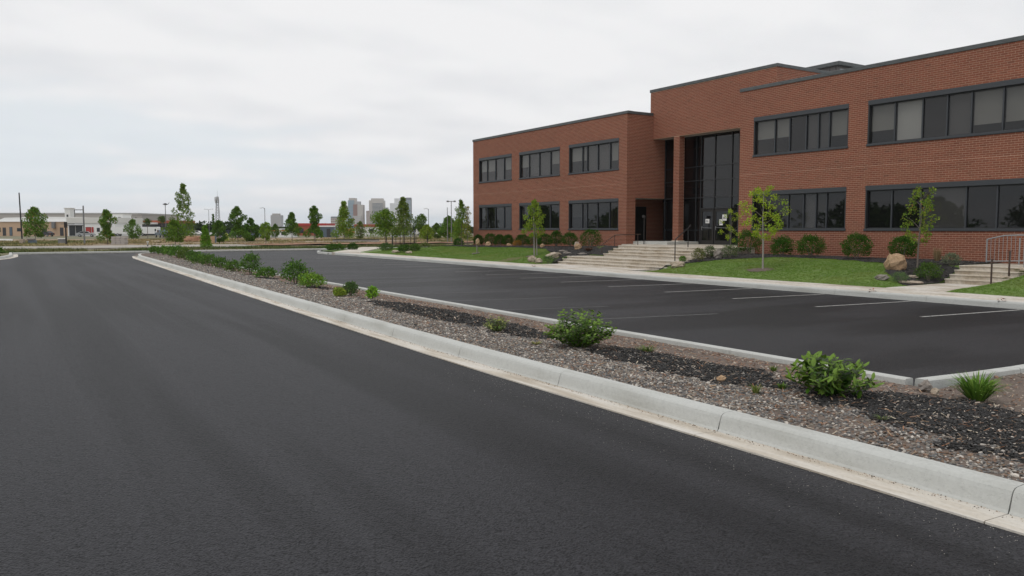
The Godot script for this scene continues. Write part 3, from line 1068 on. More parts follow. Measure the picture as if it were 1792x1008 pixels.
func entrance(b: Node3D) -> void:
	var gx := 34.42
	box_part("soffit", Vector3(33.42, 7.50, -36.88), Vector3(36.0, 7.60, -28.24), M.soffit, b)
	box_part("alcove_soffit", Vector3(32.06, 3.94, -38.9), Vector3(35.2, 4.0, -36.92), M.soffit, b)
	# the brick column
	var col := Node3D.new()
	col.name = "column"
	b.add_child(col)
	var g := Geo.new()
	g.span(Vector3(33.42, 1.0, -35.12), Vector3(33.83, 7.5, -34.66))
	part("shaft", g, M.mortar, col)
	var f := Flock.new()
	lay_bricks(f, Vector3(33.42, 0, -34.66), Vector3(0, 0, -1), Vector3(-1, 0, 0), 1.412, 7.46, 0.46, [])
	lay_bricks(f, Vector3(33.42, 0, -34.66), Vector3.RIGHT, Vector3.BACK, 1.412, 7.46, 0.41, [])
	flock("brickwork", f, unit_box(), M.bricks, col)
	box_part("base", Vector3(33.36, 1.1, -35.18), Vector3(33.89, 1.40, -34.60), M.step, col, 0.01)
	# glazing: uprights, rails and panes
	var cw := Node3D.new()
	cw.name = "curtain_wall"
	b.add_child(cw)
	var zs := [-28.24, -29.45, -30.99, -31.51, -32.78, -33.85, -34.23, -35.26, -36.86]
	var ys := [1.18, 2.01, 3.27, 3.90, 4.90, 5.71, 7.48]
	for z in zs:
		if z == -32.78:
			box_part("upright", Vector3(gx - 0.05, 3.27, z - 0.03), Vector3(gx + 0.07, 7.5, z + 0.03), M.mullion, cw)
		else:
			box_part("upright", Vector3(gx - 0.05, 1.18, z - 0.03), Vector3(gx + 0.07, 7.5, z + 0.03), M.mullion, cw)
	for i in zs.size() - 1:
		var door: bool = zs[i] <= -31.51 and zs[i] > -33.85
		for y in ys:
			if (door and y < 3.0) or y == 3.27 and not door:
				continue
			box_part("rail", Vector3(gx - 0.04, y - 0.03, zs[i + 1] + 0.03), Vector3(gx + 0.06, y + 0.03, zs[i] - 0.03), M.mullion, cw)
		var levels := [3.27, 3.90, 4.90, 5.71, 7.48] if door else [1.18, 2.01, 3.90, 4.90, 5.71, 7.48]
		for k in levels.size() - 1:
			g = Geo.new()
			g.quad(Vector3(gx, levels[k] + 0.03, zs[i + 1] + 0.03), Vector3(gx, levels[k] + 0.03, zs[i] - 0.03), Vector3(gx, levels[k + 1] - 0.03, zs[i] - 0.03), Vector3(gx, levels[k + 1] - 0.03, zs[i + 1] + 0.03))
			part("pane", g, M.dark_glass, cw)
	# the two doors
	for k in 2:
		var d := Node3D.new()
		d.name = "door"
		b.add_child(d, true)
		var za: float = -31.54 - k * 1.27
		var zb: float = -32.75 - k * 1.07
		box_part("stile", Vector3(gx - 0.03, 1.19, za - 0.10), Vector3(gx + 0.03, 3.22, za), M.bronze, d)
		box_part("stile", Vector3(gx - 0.03, 1.19, zb), Vector3(gx + 0.03, 3.22, zb + 0.10), M.bronze, d)
		box_part("top_rail", Vector3(gx - 0.028, 3.08, zb + 0.1), Vector3(gx + 0.028, 3.22, za - 0.1), M.bronze, d)
		box_part("bottom_rail", Vector3(gx - 0.028, 1.19, zb + 0.1), Vector3(gx + 0.028, 1.42, za - 0.1), M.bronze, d)
		g = Geo.new()
		g.quad(Vector3(gx, 1.42, zb + 0.1), Vector3(gx, 1.42, za - 0.1), Vector3(gx, 3.08, za - 0.1), Vector3(gx, 3.08, zb + 0.1))
		part("pane", g, M.dark_glass, d)
		g = Geo.new()
		var hz := zb + 0.16 if k == 1 else zb + 0.16
		g.tube([Vector3(gx - 0.03, 2.22, hz), Vector3(gx - 0.09, 2.22, hz), Vector3(gx - 0.09, 2.02, hz), Vector3(gx - 0.03, 2.02, hz)], [0.016, 0.016, 0.016, 0.016], 6)
		part("handle", g, M.galvanised, d)
		g = Geo.new()
		g.tube([Vector3(gx - 0.06, 2.16, zb + 0.12), Vector3(gx - 0.06, 2.13, za - 0.12)], [0.018, 0.018], 6)
		part("push_bar", g, M.steel, d)
		var notes := [[-32.25, 2.46, 0.26, 0.34], [-32.0, 2.72, 0.32, 0.34]] if k == 0 else [[-33.30, 2.53, 0.30, 0.24]]
		for q in notes:
			box_part("notice", Vector3(gx - 0.014, q[1] - q[3] / 2, q[0] - q[2] / 2), Vector3(gx - 0.009, q[1] + q[3] / 2, q[0] + q[2] / 2), M.paper, d)
			for r in 3:
				if q[3] > 0.3 and r == 2 and k == 0 and q[1] > 2.6: continue
				box_part("print_line", Vector3(gx - 0.017, q[1] - q[3] * (0.22 - r * 0.19), q[0] - q[2] * 0.34), Vector3(gx - 0.0145, q[1] - q[3] * (0.13 - r * 0.19), q[0] + q[2] * (0.3 - 0.12 * r)), M.ink, d)
	# metal door at the back of the alcove
	var ad := Node3D.new()
	ad.name = "side_door"
	b.add_child(ad)
	box_part("leaf", Vector3(33.85, 1.34, -38.985), Vector3(34.75, 3.5, -38.93), M.bronze, ad)
	box_part("door_frame", Vector3(33.76, 1.34, -38.98), Vector3(33.85, 3.6, -38.91), M.mullion, ad)


func steps() -> void:
	var t := setting("entrance_steps", "broad pale concrete steps and landings up to the glass entrance")
	var r := 0.1365
	for k in 3:
		stair(t, 25.4 + k * 0.3, 27.6, 0.19 + r * (k + 1), -35.62 + 0.02 * k, -27.0)
	for k in 4:
		stair(t, 27.6 + k * 0.3, 29.5 if k < 3 else 34.6, 0.597 + 0.1460 * (k + 1), -34.4 + 0.06 * k, -27.1 if k < 3 else -28.18)
	box_part("landing", Vector3(31.0, 0.3, -36.9), Vector3(36.4, 1.178, -34.2), M.step, t, 0.01)
	box_part("platform", Vector3(31.9, 1.0, -38.9), Vector3(34.38, 1.335, -33.95), M.kerb, t, 0.012)
	box_part("landing", Vector3(28.6, 0.3, -28.2), Vector3(31.2, 1.176, -27.0), M.step, t, 0.01)
	t = setting("side_steps", "four pale concrete steps at the right with a landing against the wall")
	for k in 4:
		stair(t, 27.5 + k * 0.3, 29.2 if k < 3 else 31.3, 0.22 + 0.147 * (k + 1), -15.45, -13.3 if k < 3 else -7.0)
	rails()


func stair(t: Node3D, x0: float, x1: float, top: float, z0: float, z1: float) -> void:
	box_part("riser", Vector3(x0 + 0.03, -0.1, z0 + 0.01), Vector3(x1, top - 0.045, z1 - 0.01), M.riser, t)
	box_part("tread", Vector3(x0, top - 0.045, z0), Vector3(x1, top, z1), M.step, t, 0.012)


func rail_tube(g: Geo, pts: Array, r: float) -> void:
	var rr := []
	for p in pts: rr.append(r)
	g.tube(pts, rr, 8)


func rails() -> void:
	# black handrail on the right of the entrance steps
	var t := thing("handrail", "black metal handrail on the right of the entrance steps, on two posts", "handrail", Vector3(26.2, 0.59, -27.1))
	var o := t.position
	var A := Vector3(26.15, 0.597, -27.30) - o
	var B := Vector3(28.55, 1.18, -28.9) - o
	var g := Geo.new()
	rail_tube(g, [A, A + UP * 0.95], 0.024); part("post", g, M.black_steel, t)
	g = Geo.new()
	rail_tube(g, [B - UP * 0.3, B + UP * 0.95], 0.024); part("post", g, M.black_steel, t)
	g = Geo.new()
	rail_tube(g, [A + UP * 0.70, A + UP * 0.95, A + UP * 1.0 + (B - A) * 0.08, B + UP * 0.95, B + UP * 0.97 + (B - A).normalized() * 0.6], 0.024); part("rail", g, M.black_steel, t)
	# thin brown handrail on the left
	t = thing("handrail", "thin rusty brown handrail on the left of the entrance steps, against the brick", "handrail", Vector3(27.6, 0.6, -34.55))
	o = t.position
	var pts := [Vector3(27.55, 1.05, -34.75) - o, Vector3(28.5, 1.62, -34.75) - o, Vector3(28.8, 1.74, -34.75) - o, Vector3(30.6, 1.78, -34.75) - o]
	g = Geo.new()
	rail_tube(g, pts, 0.022); part("rail", g, M.brown_steel, t)
	for q in [Vector3(27.8, 0.65, -34.75), Vector3(28.7, 0.9, -34.75), Vector3(30.4, 0.9, -34.75)]:
		g = Geo.new()
		rail_tube(g, [q - o, Vector3(q.x, 1.2 + (q.x - 27.8) * 0.62 if q.x < 29 else 1.77, q.z) - o], 0.018); part("post", g, M.brown_steel, t)
	# black post with a box beside the alcove
	t = thing("call_post", "thin black call post with a small box beside the entrance alcove", "call post", Vector3(31.75, 1.18, -35.75))
	g = Geo.new()
	rail_tube(g, [Vector3.ZERO, UP * 1.55], 0.03); part("post", g, M.black_steel, t)
	g = Geo.new()
	g.soft_box(Vector3(0.02, 1.62, -0.02), Vector3(0.2, 0.16, 0.22), 0.02); part("housing", g, M.black_steel, t)
	# galvanised railings at the right
	railing("grey pipe railing against the brick wall at the side landing", Vector3(30.75, 0.81, -15.72), Vector3(30.75, 1.17, -7.2), 0.14, 0.93)
	railing("grey pipe railing along the outer edge of the side landing", Vector3(28.72, 0.81, -13.45), Vector3(28.72, 1.05, -7.2), 0.14, 0.98)
	for q in [[Vector3(27.25, 0.3, -13.75), "nearer rusty stub post in the grass by the side steps"], [Vector3(28.1, 0.55, -13.62), "farther rusty stub post beside the side steps"]]:
		t = thing("stub_post", q[1], "post", q[0])
		g = Geo.new()
		rail_tube(g, [UP * -0.2, UP * 0.78], 0.03); part("pipe", g, M.brown_steel, t)
		g = Geo.new()
		g.soft_box(UP * 0.79, Vector3(0.075, 0.02, 0.075), 0.006); part("cap", g, M.brown_steel, t)


func railing(label: String, a: Vector3, e: Vector3, pitch: float, h: float) -> void:
	var t := thing("pipe_railing", label, "railing", a)
	var d := e - a
	var g := Geo.new()
	rail_tube(g, [UP * (h - 0.14), UP * (h - 0.03) + d * 0.004, UP * (h + 0.08) + d * 0.07, UP * (h + 0.08) + d * 0.13, UP * (h + 0.04) + d * 0.2, UP * h + d], 0.024); part("top_rail", g, M.galvanised, t)
	g = Geo.new()
	rail_tube(g, [UP * 0.08, UP * 0.08 + d], 0.02); part("bottom_rail", g, M.galvanised, t)
	var n := int(d.length() / pitch)
	for k in n + 1:
		var p := d * (float(k) / n)
		g = Geo.new()
		if k % 8 == 0:
			rail_tube(g, [p - UP * 0.05, p + UP * (h - 0.02)], 0.025); part("post", g, M.galvanised, t)
		else:
			rail_tube(g, [p + UP * 0.09, p + UP * (h + (0.06 if float(k) / n < 0.15 and k > 3 else -0.01))], 0.009); part("baluster", g, M.galvanised, t)


# ---------------------------------------------------------------- stones, mulch, plants
func rock_mesh(sd: int, squash := 0.7, rough := 0.28, rings := 5, sides := 8) -> ArrayMesh:
	var f := FastNoiseLite.new()
	f.seed = sd
	f.frequency = 0.9
	var at := func(i: int, k: int) -> Vector3:
		var ph := PI * i / rings
		var th := TAU * (k % sides) / sides
		var d := Vector3(sin(ph) * cos(th), cos(ph), sin(ph) * sin(th))
		return d * (1.0 + rough * f.get_noise_3d(d.x * 1.3, d.y * 1.3, d.z * 1.3) * 2.2) * Vector3(0.5, 0.5 * squash, 0.5)
	var g := Geo.new()
	for i in rings:
		for k in sides:
			var a: Vector3 = at.call(i, k)
			var b: Vector3 = at.call(i, k + 1)
			var d: Vector3 = at.call(i + 1, k + 1)
			var e: Vector3 = at.call(i + 1, k)
			if i > 0: g.out_tri(a, b, d, Vector3.ZERO, WHITE)
			if i < rings - 1: g.out_tri(a, d, e, Vector3.ZERO, WHITE)
	return g.mesh()


func rock(label: String, p: Vector3, s: Vector3, sd: int, m: Material, group := "", tilt := 0.0) -> void:
	var o := part(numbered("rock"), rock_mesh(sd, 1.0, 0.26, 9, 14), m, self)
	tag(o, label, "rock", group)
	o.position = p + UP * s.y * 0.32
	o.basis = Basis(Vector3.UP, sd * 1.3).rotated(Vector3(0.53, 0, -0.85).normalized(), 0) * Basis.from_scale(s)
	o.basis = Basis(Vector3(0.85, 0, 0.53).normalized().cross(UP), tilt) * Basis(UP, 0.56) * Basis.from_scale(s)


func spin(sc: Vector3) -> Basis:
	return Basis(UP, rng.randf() * TAU) * Basis(Vector3.RIGHT, rng.randf_range(-0.5, 0.5)) * Basis(Vector3.BACK, rng.randf_range(-0.5, 0.5)) * Basis.from_scale(sc)


func island_cover() -> void:
	var stones := [rock_mesh(1, 0.6, 0.2, 4, 5), rock_mesh(2, 0.5, 0.25, 4, 5), rock_mesh(3, 0.75, 0.2, 4, 5)]
	var palette := [Color(0.17, 0.155, 0.14), Color(0.155, 0.150, 0.145), Color(0.07, 0.068, 0.066), Color(0.23, 0.20, 0.165), Color(0.19, 0.125, 0.085), Color(0.50, 0.46, 0.41), Color(0.115, 0.115, 0.115), Color(0.24, 0.22, 0.20)]
	var red := [Color(0.24, 0.145, 0.10), Color(0.20, 0.13, 0.095), Color(0.28, 0.185, 0.135), Color(0.17, 0.12, 0.10), Color(0.36, 0.30, 0.25)]
	var fs := [Flock.new(), Flock.new(), Flock.new()]
	var chips := Flock.new()
	var straw := Flock.new()
	for k in 170000:
		var u := rng.randf()
		var z := -1.6 - 58.0 * pow(u, 2.0)
		var a := gutter_x(z) + 0.61
		var b := rear_x(z) - 0.02
		var x := rng.randf_range(a, b)
		if z > -5.65:
			x = rng.randf_range(a, 13.5)
		var s := (x - a) / (b - a)
		var y := soil_y(x, z)
		var far := clampf(-z / 30.0, 0.0, 1.0)
		if mulch_amount(x, z) > 0.0:
			if rng.randf() < 0.13:
				var cs := rng.randf_range(0.012, 0.03)
				fs[k % 3].put(Transform3D(spin(Vector3(cs * 1.3, cs, cs)), Vector3(x, y + 0.012, z)), palette[rng.randi() % palette.size()] * 1.15)
			continue
		# gravel on the road side, red earth with fewer stones towards the car park
		var gravel := smoothstep(0.62, 0.42, s + 0.16 * wobble.get_noise_2d(x * 30.0, z * 30.0))
		if rng.randf() > lerpf(0.12, 1.0, gravel):
			continue
		var size := lerpf(rng.randf_range(0.014, 0.034), rng.randf_range(0.03, 0.05), far)
		if rng.randf() < 0.02: size *= 1.7
		var col: Color = palette[rng.randi() % palette.size()] if rng.randf() < gravel * 0.85 + 0.1 else red[rng.randi() % red.size()]
		fs[k % 3].put(Transform3D(spin(Vector3(size * rng.randf_range(1.0, 1.7), size, size * rng.randf_range(0.8, 1.2))), Vector3(x, y + size * 0.15, z)), col * rng.randf_range(0.8, 1.2))
	for k in 3:
		var o := flock("gravel", fs[k], stones[k], M.stones, self)
		tag(o, ["mixed grey and brown gravel on the island", "angular gravel among the pebbles on the island", "rounded pebbles among the gravel on the island"][k], "gravel")
	# black shredded mulch
	var under := Geo.new()
	for j in 330:
		for i in 44:
			var z := -1.6 - j * 0.1
			var x := gutter_x(z) + 0.65 + i * 0.1
			if x > rear_x(z) + (1.6 if z > -5.5 else -0.1): continue
			if mulch_amount(x + 0.05, z - 0.05) > 0.03:
				var q := [Vector3(x, 0, z), Vector3(x + 0.1, 0, z), Vector3(x + 0.1, 0, z - 0.1), Vector3(x, 0, z - 0.1)]
				for m in 4: q[m].y = soil_y(q[m].x, q[m].z) + 0.006
				under.quad(q[0], q[1], q[2], q[3])
	sheet("mulch_ground", "black mulch lying on the soil of the island", under, M.dark_soil)
	var chip := Geo.new()
	chip.soft_box(Vector3.ZERO, Vector3(1, 0.28, 0.34), 0.09)
	for k in 150000:
		var u := rng.randf()
		var z := -1.6 - 31.0 * pow(u, 1.7)
		var x := rng.randf_range(gutter_x(z) + 0.7, rear_x(z) + (1.6 if z > -5.5 else -0.1))
		if mulch_amount(x, z) < rng.randf_range(-0.03, 0.05):
			continue
		var l := rng.randf_range(0.02, 0.06) * lerpf(1.0, 1.6, clampf(-z / 20.0, 0, 1))
		var v := rng.randf_range(0.012, 0.042)
		var c := Color(v, v * 0.97, v * 0.95)
		var r := rng.randf()
		if r < 0.035: c = Color(0.40, 0.33, 0.27) * rng.randf_range(0.6, 1.3)
		elif r < 0.07: c = Color(0.16, 0.10, 0.07)
		chips.put(Transform3D(spin(Vector3(l, 0.35 * l, l * rng.randf_range(0.5, 1.0))), Vector3(x, soil_y(x, z) + rng.randf_range(0.004, 0.022), z)), c)
	tag(flock("mulch", chips, chip.mesh(), M.stones, self), "black shredded bark mulch in patches on the island", "mulch")
	# pale dry stalks and leaf litter
	var stalk := Geo.new()
	stalk.soft_box(Vector3.ZERO, Vector3(1, 0.05, 0.06), 0.01)
	for k in 2600:
		var z := -1.6 - 26.0 * pow(rng.randf(), 1.6)
		var x := rng.randf_range(gutter_x(z) + 0.62, rear_x(z) + (2.0 if z > -5.5 else 0.0))
		var l := rng.randf_range(0.03, 0.09)
		var c := [Color(0.50, 0.43, 0.33), Color(0.36, 0.24, 0.15), Color(0.42, 0.38, 0.33), Color(0.30, 0.15, 0.08)][rng.randi() % 4] as Color
		straw.put(Transform3D(spin(Vector3(l, l, l * rng.randf_range(0.8, 3.0))), Vector3(x, soil_y(x, z) + 0.02, z)), c)
	tag(flock("leaf_litter", straw, stalk.mesh(), M.stones, self), "dry stalks and leaf litter scattered over the island", "litter")
	for q in [[22.36, -14.75, "clump of dead brown leaves on the sidewalk kerb, second stall from the right"], [22.36, -10.95, "clump of dead brown leaves on the sidewalk kerb, nearest the right edge"], [22.36, -33.4, "dead leaves caught on the sidewalk kerb below the entrance steps"]]:
		var cl := thing("leaf_clump", q[2], "leaf clump", Vector3(q[0], 0.175, q[1]))
		for m in 9:
			var lf := part("dead_leaf", leaf_mesh(0.09, 0.05), M.rust if m % 3 else M.brown_steel, cl)
			lf.position = Vector3(rng.randf_range(-0.05, 0.03), 0.01 + 0.008 * m, rng.randf_range(-0.12, 0.12))
			lf.basis = spin(Vector3.ONE) * Basis(Vector3.RIGHT, 1.2)
	# grit along the gutter
	var grit := Flock.new()
	for k in 2200:
		var z := 1.0 - 34.0 * pow(rng.randf(), 1.5)
		var x := gutter_x(z) + 0.315 - absf(rng.randfn(0.0, 0.05))
		var s := rng.randf_range(0.003, 0.011)
		var c := [Color(0.20, 0.11, 0.06), Color(0.10, 0.08, 0.06), Color(0.45, 0.36, 0.27)][rng.randi() % 3] as Color
		grit.put(Transform3D(spin(Vector3(s * 1.8, s, s)), Vector3(x, 0.012, z)), c)
	for k in 900:
		var z := 1.5 - 12.0 * rng.randf()
		grit.put(Transform3D(spin(Vector3.ONE * rng.randf_range(0.003, 0.008)), Vector3(gutter_x(z) - rng.randf_range(0.0, 1.2) * rng.randf(), 0.003, z)), Color(0.45, 0.42, 0.38))
	tag(flock("gutter_grit", grit, stones[0], M.stones, self), "rusty grit and leaf crumbs caught along the gutter", "grit")
	rock("small tan stone lying at the edge of the black mulch on the island", Vector3(7.48, soil_y(7.48, -6.96), -6.96), Vector3(0.19, 0.09, 0.11), 4, M.tan_rock)
	rock("broken brown stone in the island corner against the car park kerb", Vector3(9.55, soil_y(9.55, -5.6), -5.55), Vector3(0.22, 0.16, 0.16), 9, M.grey_rock)
	rock("pale fist-sized stone in the island corner beside the broken brown one", Vector3(9.33, soil_y(9.33, -5.35), -5.3), Vector3(0.11, 0.10, 0.09), 12, M.pale_rock)


func stems(g: Geo, n: int, w: float, h: float) -> void:
	for k in n:
		var a := TAU * k / n + rng.randf() * 0.6
		var tip := Vector3(cos(a) * w * 0.36 * rng.randf_range(0.4, 1.0), h * rng.randf_range(0.6, 0.9), sin(a) * w * 0.36 * rng.randf_range(0.4, 1.0))
		g.tube([Vector3(tip.x * 0.1, -0.05, tip.z * 0.1), tip * 0.5 + UP * h * 0.08, tip], [0.014 * h + 0.004, 0.010 * h + 0.003, 0.003], 4)


func bush(called: String, label: String, cat: String, group: String, p: Vector3, w: float, h: float, o: Dictionary) -> Node3D:
	# a shrub with leaves through the shell of its uneven dome
	var t := thing(called, label, cat, p, 0.0, group)
	var n: int = int(o.get("n", 900) * 1.35)
	var ls: float = o.get("leaf", 0.06)
	var col: Color = o.get("col", Color(0.06, 0.105, 0.028))
	col = Color(col.r * 1.15, col.g * 1.32, col.b * 0.95)
	var ragged: float = o.get("ragged", 0.25)
	var up: float = o.get("up", 0.3)
	var slim: float = o.get("slim", 0.5)
	var inner: float = o.get("inner", 0.45)
	var f := FastNoiseLite.new()
	f.seed = int(absf(p.x * 131.0 + p.z * 17.0))
	f.frequency = 1.0
	var g := Geo.new()
	stems(g, 7, w, h)
	part("stems", g, M.bark, t)
	g = Geo.new()
	g.colored = true
	for k in n:
		var d := Vector3(rng.randfn(), rng.randfn(), rng.randfn()).normalized()
		if d.y < -0.75: d.y = -d.y
		var bump := 1.0 + ragged * f.get_noise_3d(d.x * 2.1, d.y * 2.1, d.z * 2.1) * 2.0
		var rr := lerpf(inner, 1.0, sqrt(rng.randf())) * bump
		var q := Vector3(d.x * w * 0.5 * rr, h * 0.5 + d.y * h * 0.5 * rr, d.z * w * 0.5 * rr)
		if q.y < 0.02: q.y = 0.02 + rng.randf() * 0.06
		var along := (d * 0.35 + UP * up + Vector3(rng.randfn(), rng.randfn(), rng.randfn()) * 0.8).normalized()
		var across := along.cross(Vector3(rng.randfn(), rng.randfn(), rng.randfn())).normalized()
		var l := ls * rng.randf_range(0.7, 1.35)
		var v := rng.randf_range(0.72, 1.3)
		var c := Color(col.r * v * rng.randf_range(0.9, 1.25), col.g * v, col.b * v)
		if rng.randf() < o.get("new", 0.08): c = Color(col.r * 2.0, col.g * 1.7, col.b * 1.3)
		g.leaf(q, along, across, l, l * slim, 0.15, c)
	part("foliage", g, M.leaves, t)
	return t


func leaf_mesh(length: float, width: float) -> ArrayMesh:      # one folded, bent leaf along +y
	var g := Geo.new()
	var rows := [[0.0, 0.05], [0.22, 0.75], [0.5, 1.0], [0.78, 0.6], [1.0, 0.02]]
	for i in rows.size() - 1:
		for s in [-1.0, 1.0]:
			var pt := func(r: Array, side: float) -> Vector3:
				var bend: float = r[0] * r[0] * 0.28
				return Vector3(side * r[1] * width / 2, r[0] * length * (1 - bend * 0.3), bend * length + absf(side) * r[1] * width * 0.16)
			var a: Vector3 = pt.call(rows[i], 0.0)
			var b: Vector3 = pt.call(rows[i], s)
			var d: Vector3 = pt.call(rows[i + 1], s)
			var e: Vector3 = pt.call(rows[i + 1], 0.0)
			if s > 0:
				g.quad(a, b, d, e)
			else:
				g.quad(a, e, d, b)
	return g.mesh()


func leafy(called: String, label: String, cat: String, p: Vector3, w: float, h: float, kind: String, shoots: int, per: int, ls: float, wide: float, cols: Array) -> void:
	# a shrub near the camera: shoots that lean outwards, each with its own leaves; the 300 largest stand alone
	var t := thing(called, label, cat, p)
	var g := Geo.new()
	var meshes := [leaf_mesh(1.0, wide), leaf_mesh(1.0, wide * 0.8), leaf_mesh(1.0, wide * 1.2)]
	var mats := []
	for c in cols:
		var m := mat("leaf_tone", c, 0.62, 0.0, 0.28)
		m.backlight_enabled = true
		m.backlight = Color(0.4, 0.4, 0.4)
		mats.append(m)
	var rest := Flock.new()
	var singles := []
	for k in shoots:
		var a := TAU * (k + rng.randf() * 0.8) / shoots
		var lean := sqrt(rng.randf())
		var tall := h * rng.randf_range(0.62, 1.0) * (1.0 - 0.6 * lean * lean)
		var tip := Vector3(cos(a) * w * 0.5 * lean, tall, sin(a) * w * 0.5 * lean)
		var mid := Vector3(tip.x * 0.6, tall * 0.55, tip.z * 0.6)
		g.tube([Vector3(tip.x * 0.08, -0.03, tip.z * 0.08), mid, tip], [0.006, 0.005, 0.002], 4)
		for j in per:
			var s := pow((j + rng.randf()) / per, 0.8)
			var q := mid.lerp(tip, (s - 0.5) * 2.0) if s > 0.5 else (mid * (s * 2.0) + Vector3(tip.x * 0.08, 0, tip.z * 0.08) * (1.0 - s * 2.0))
			var b := j * 2.4 + rng.randf() * 0.8
			var out := Vector3(cos(b), 0, sin(b))
			var along := (out * rng.randf_range(0.5, 1.0) + UP * (0.9 if kind == "lance" else 0.45) * rng.randf_range(0.2, 1.3) + Vector3(tip.x, 0, tip.z).normalized() * 0.35).normalized()
			if rng.randf() < 0.12: along.y = -along.y * 0.5
			along = along.normalized()
			var zz := along.cross(UP.cross(along)).normalized()
			zz = (-zz if zz.y > 0 else zz).rotated(along, rng.randf_range(-0.7, 0.7))
			var l := ls * rng.randf_range(0.6, 1.25)
			var basis := Basis(along.cross(zz).normalized() * l, along * l, zz * l)
			var tone := rng.randi() % cols.size()
			if s > 0.85: tone = cols.size() - 1
			singles.append([Transform3D(basis, q), tone, rng.randi() % 3, q.y + q.dot(Vector3(-0.55, 0, 0.83))])
	singles.sort_custom(func(x, y): return x[3] > y[3])
	part("stems", g, M.bark, t)
	for k in singles.size():
		var s: Array = singles[k]
		if k < 290:
			var o := MeshInstance3D.new()
			o.name = "leaf"
			o.mesh = meshes[s[2]]
			o.material_override = mats[s[1]]
			o.transform = s[0]
			t.add_child(o, true)
		else:
			rest.put(s[0], cols[s[1]])
	flock("inner_leaves", rest, meshes[0], M.leaves, t)


func tuft(called: String, label: String, cat: String, p: Vector3, w: float, h: float, n: int, cols: Array, blade := 0.014) -> void:
	var t := thing(called, label, cat, p)
	for k in n:
		var g := Geo.new()
		g.colored = true
		var a := rng.randf() * TAU
		var lean := sqrt(rng.randf()) * w * 0.5
		var d := Vector3(cos(a), 0, sin(a))
		var side := Vector3(-sin(a), 0, cos(a)) * blade * rng.randf_range(0.6, 1.2)
		var tall := h * rng.randf_range(0.45, 1.0)
		var p0 := d * lean * 0.2
		var p1 := d * lean * 0.6 + UP * tall * 0.7
		var p2 := d * lean + UP * tall * (0.75 if rng.randf() < 0.4 else 1.0)
		var c: Color = cols[rng.randi() % cols.size()] * rng.randf_range(0.8, 1.2)
		g.quad(p0 - side, p0 + side, p1 + side * 0.8, p1 - side * 0.8, c)
		g.tri(p1 - side * 0.8, p1 + side * 0.8, p2, c)
		part("blade", g, M.leaves, t)


func on_soil(x: float, z: float) -> Vector3:
	return Vector3(x, soil_y(x, z), z)


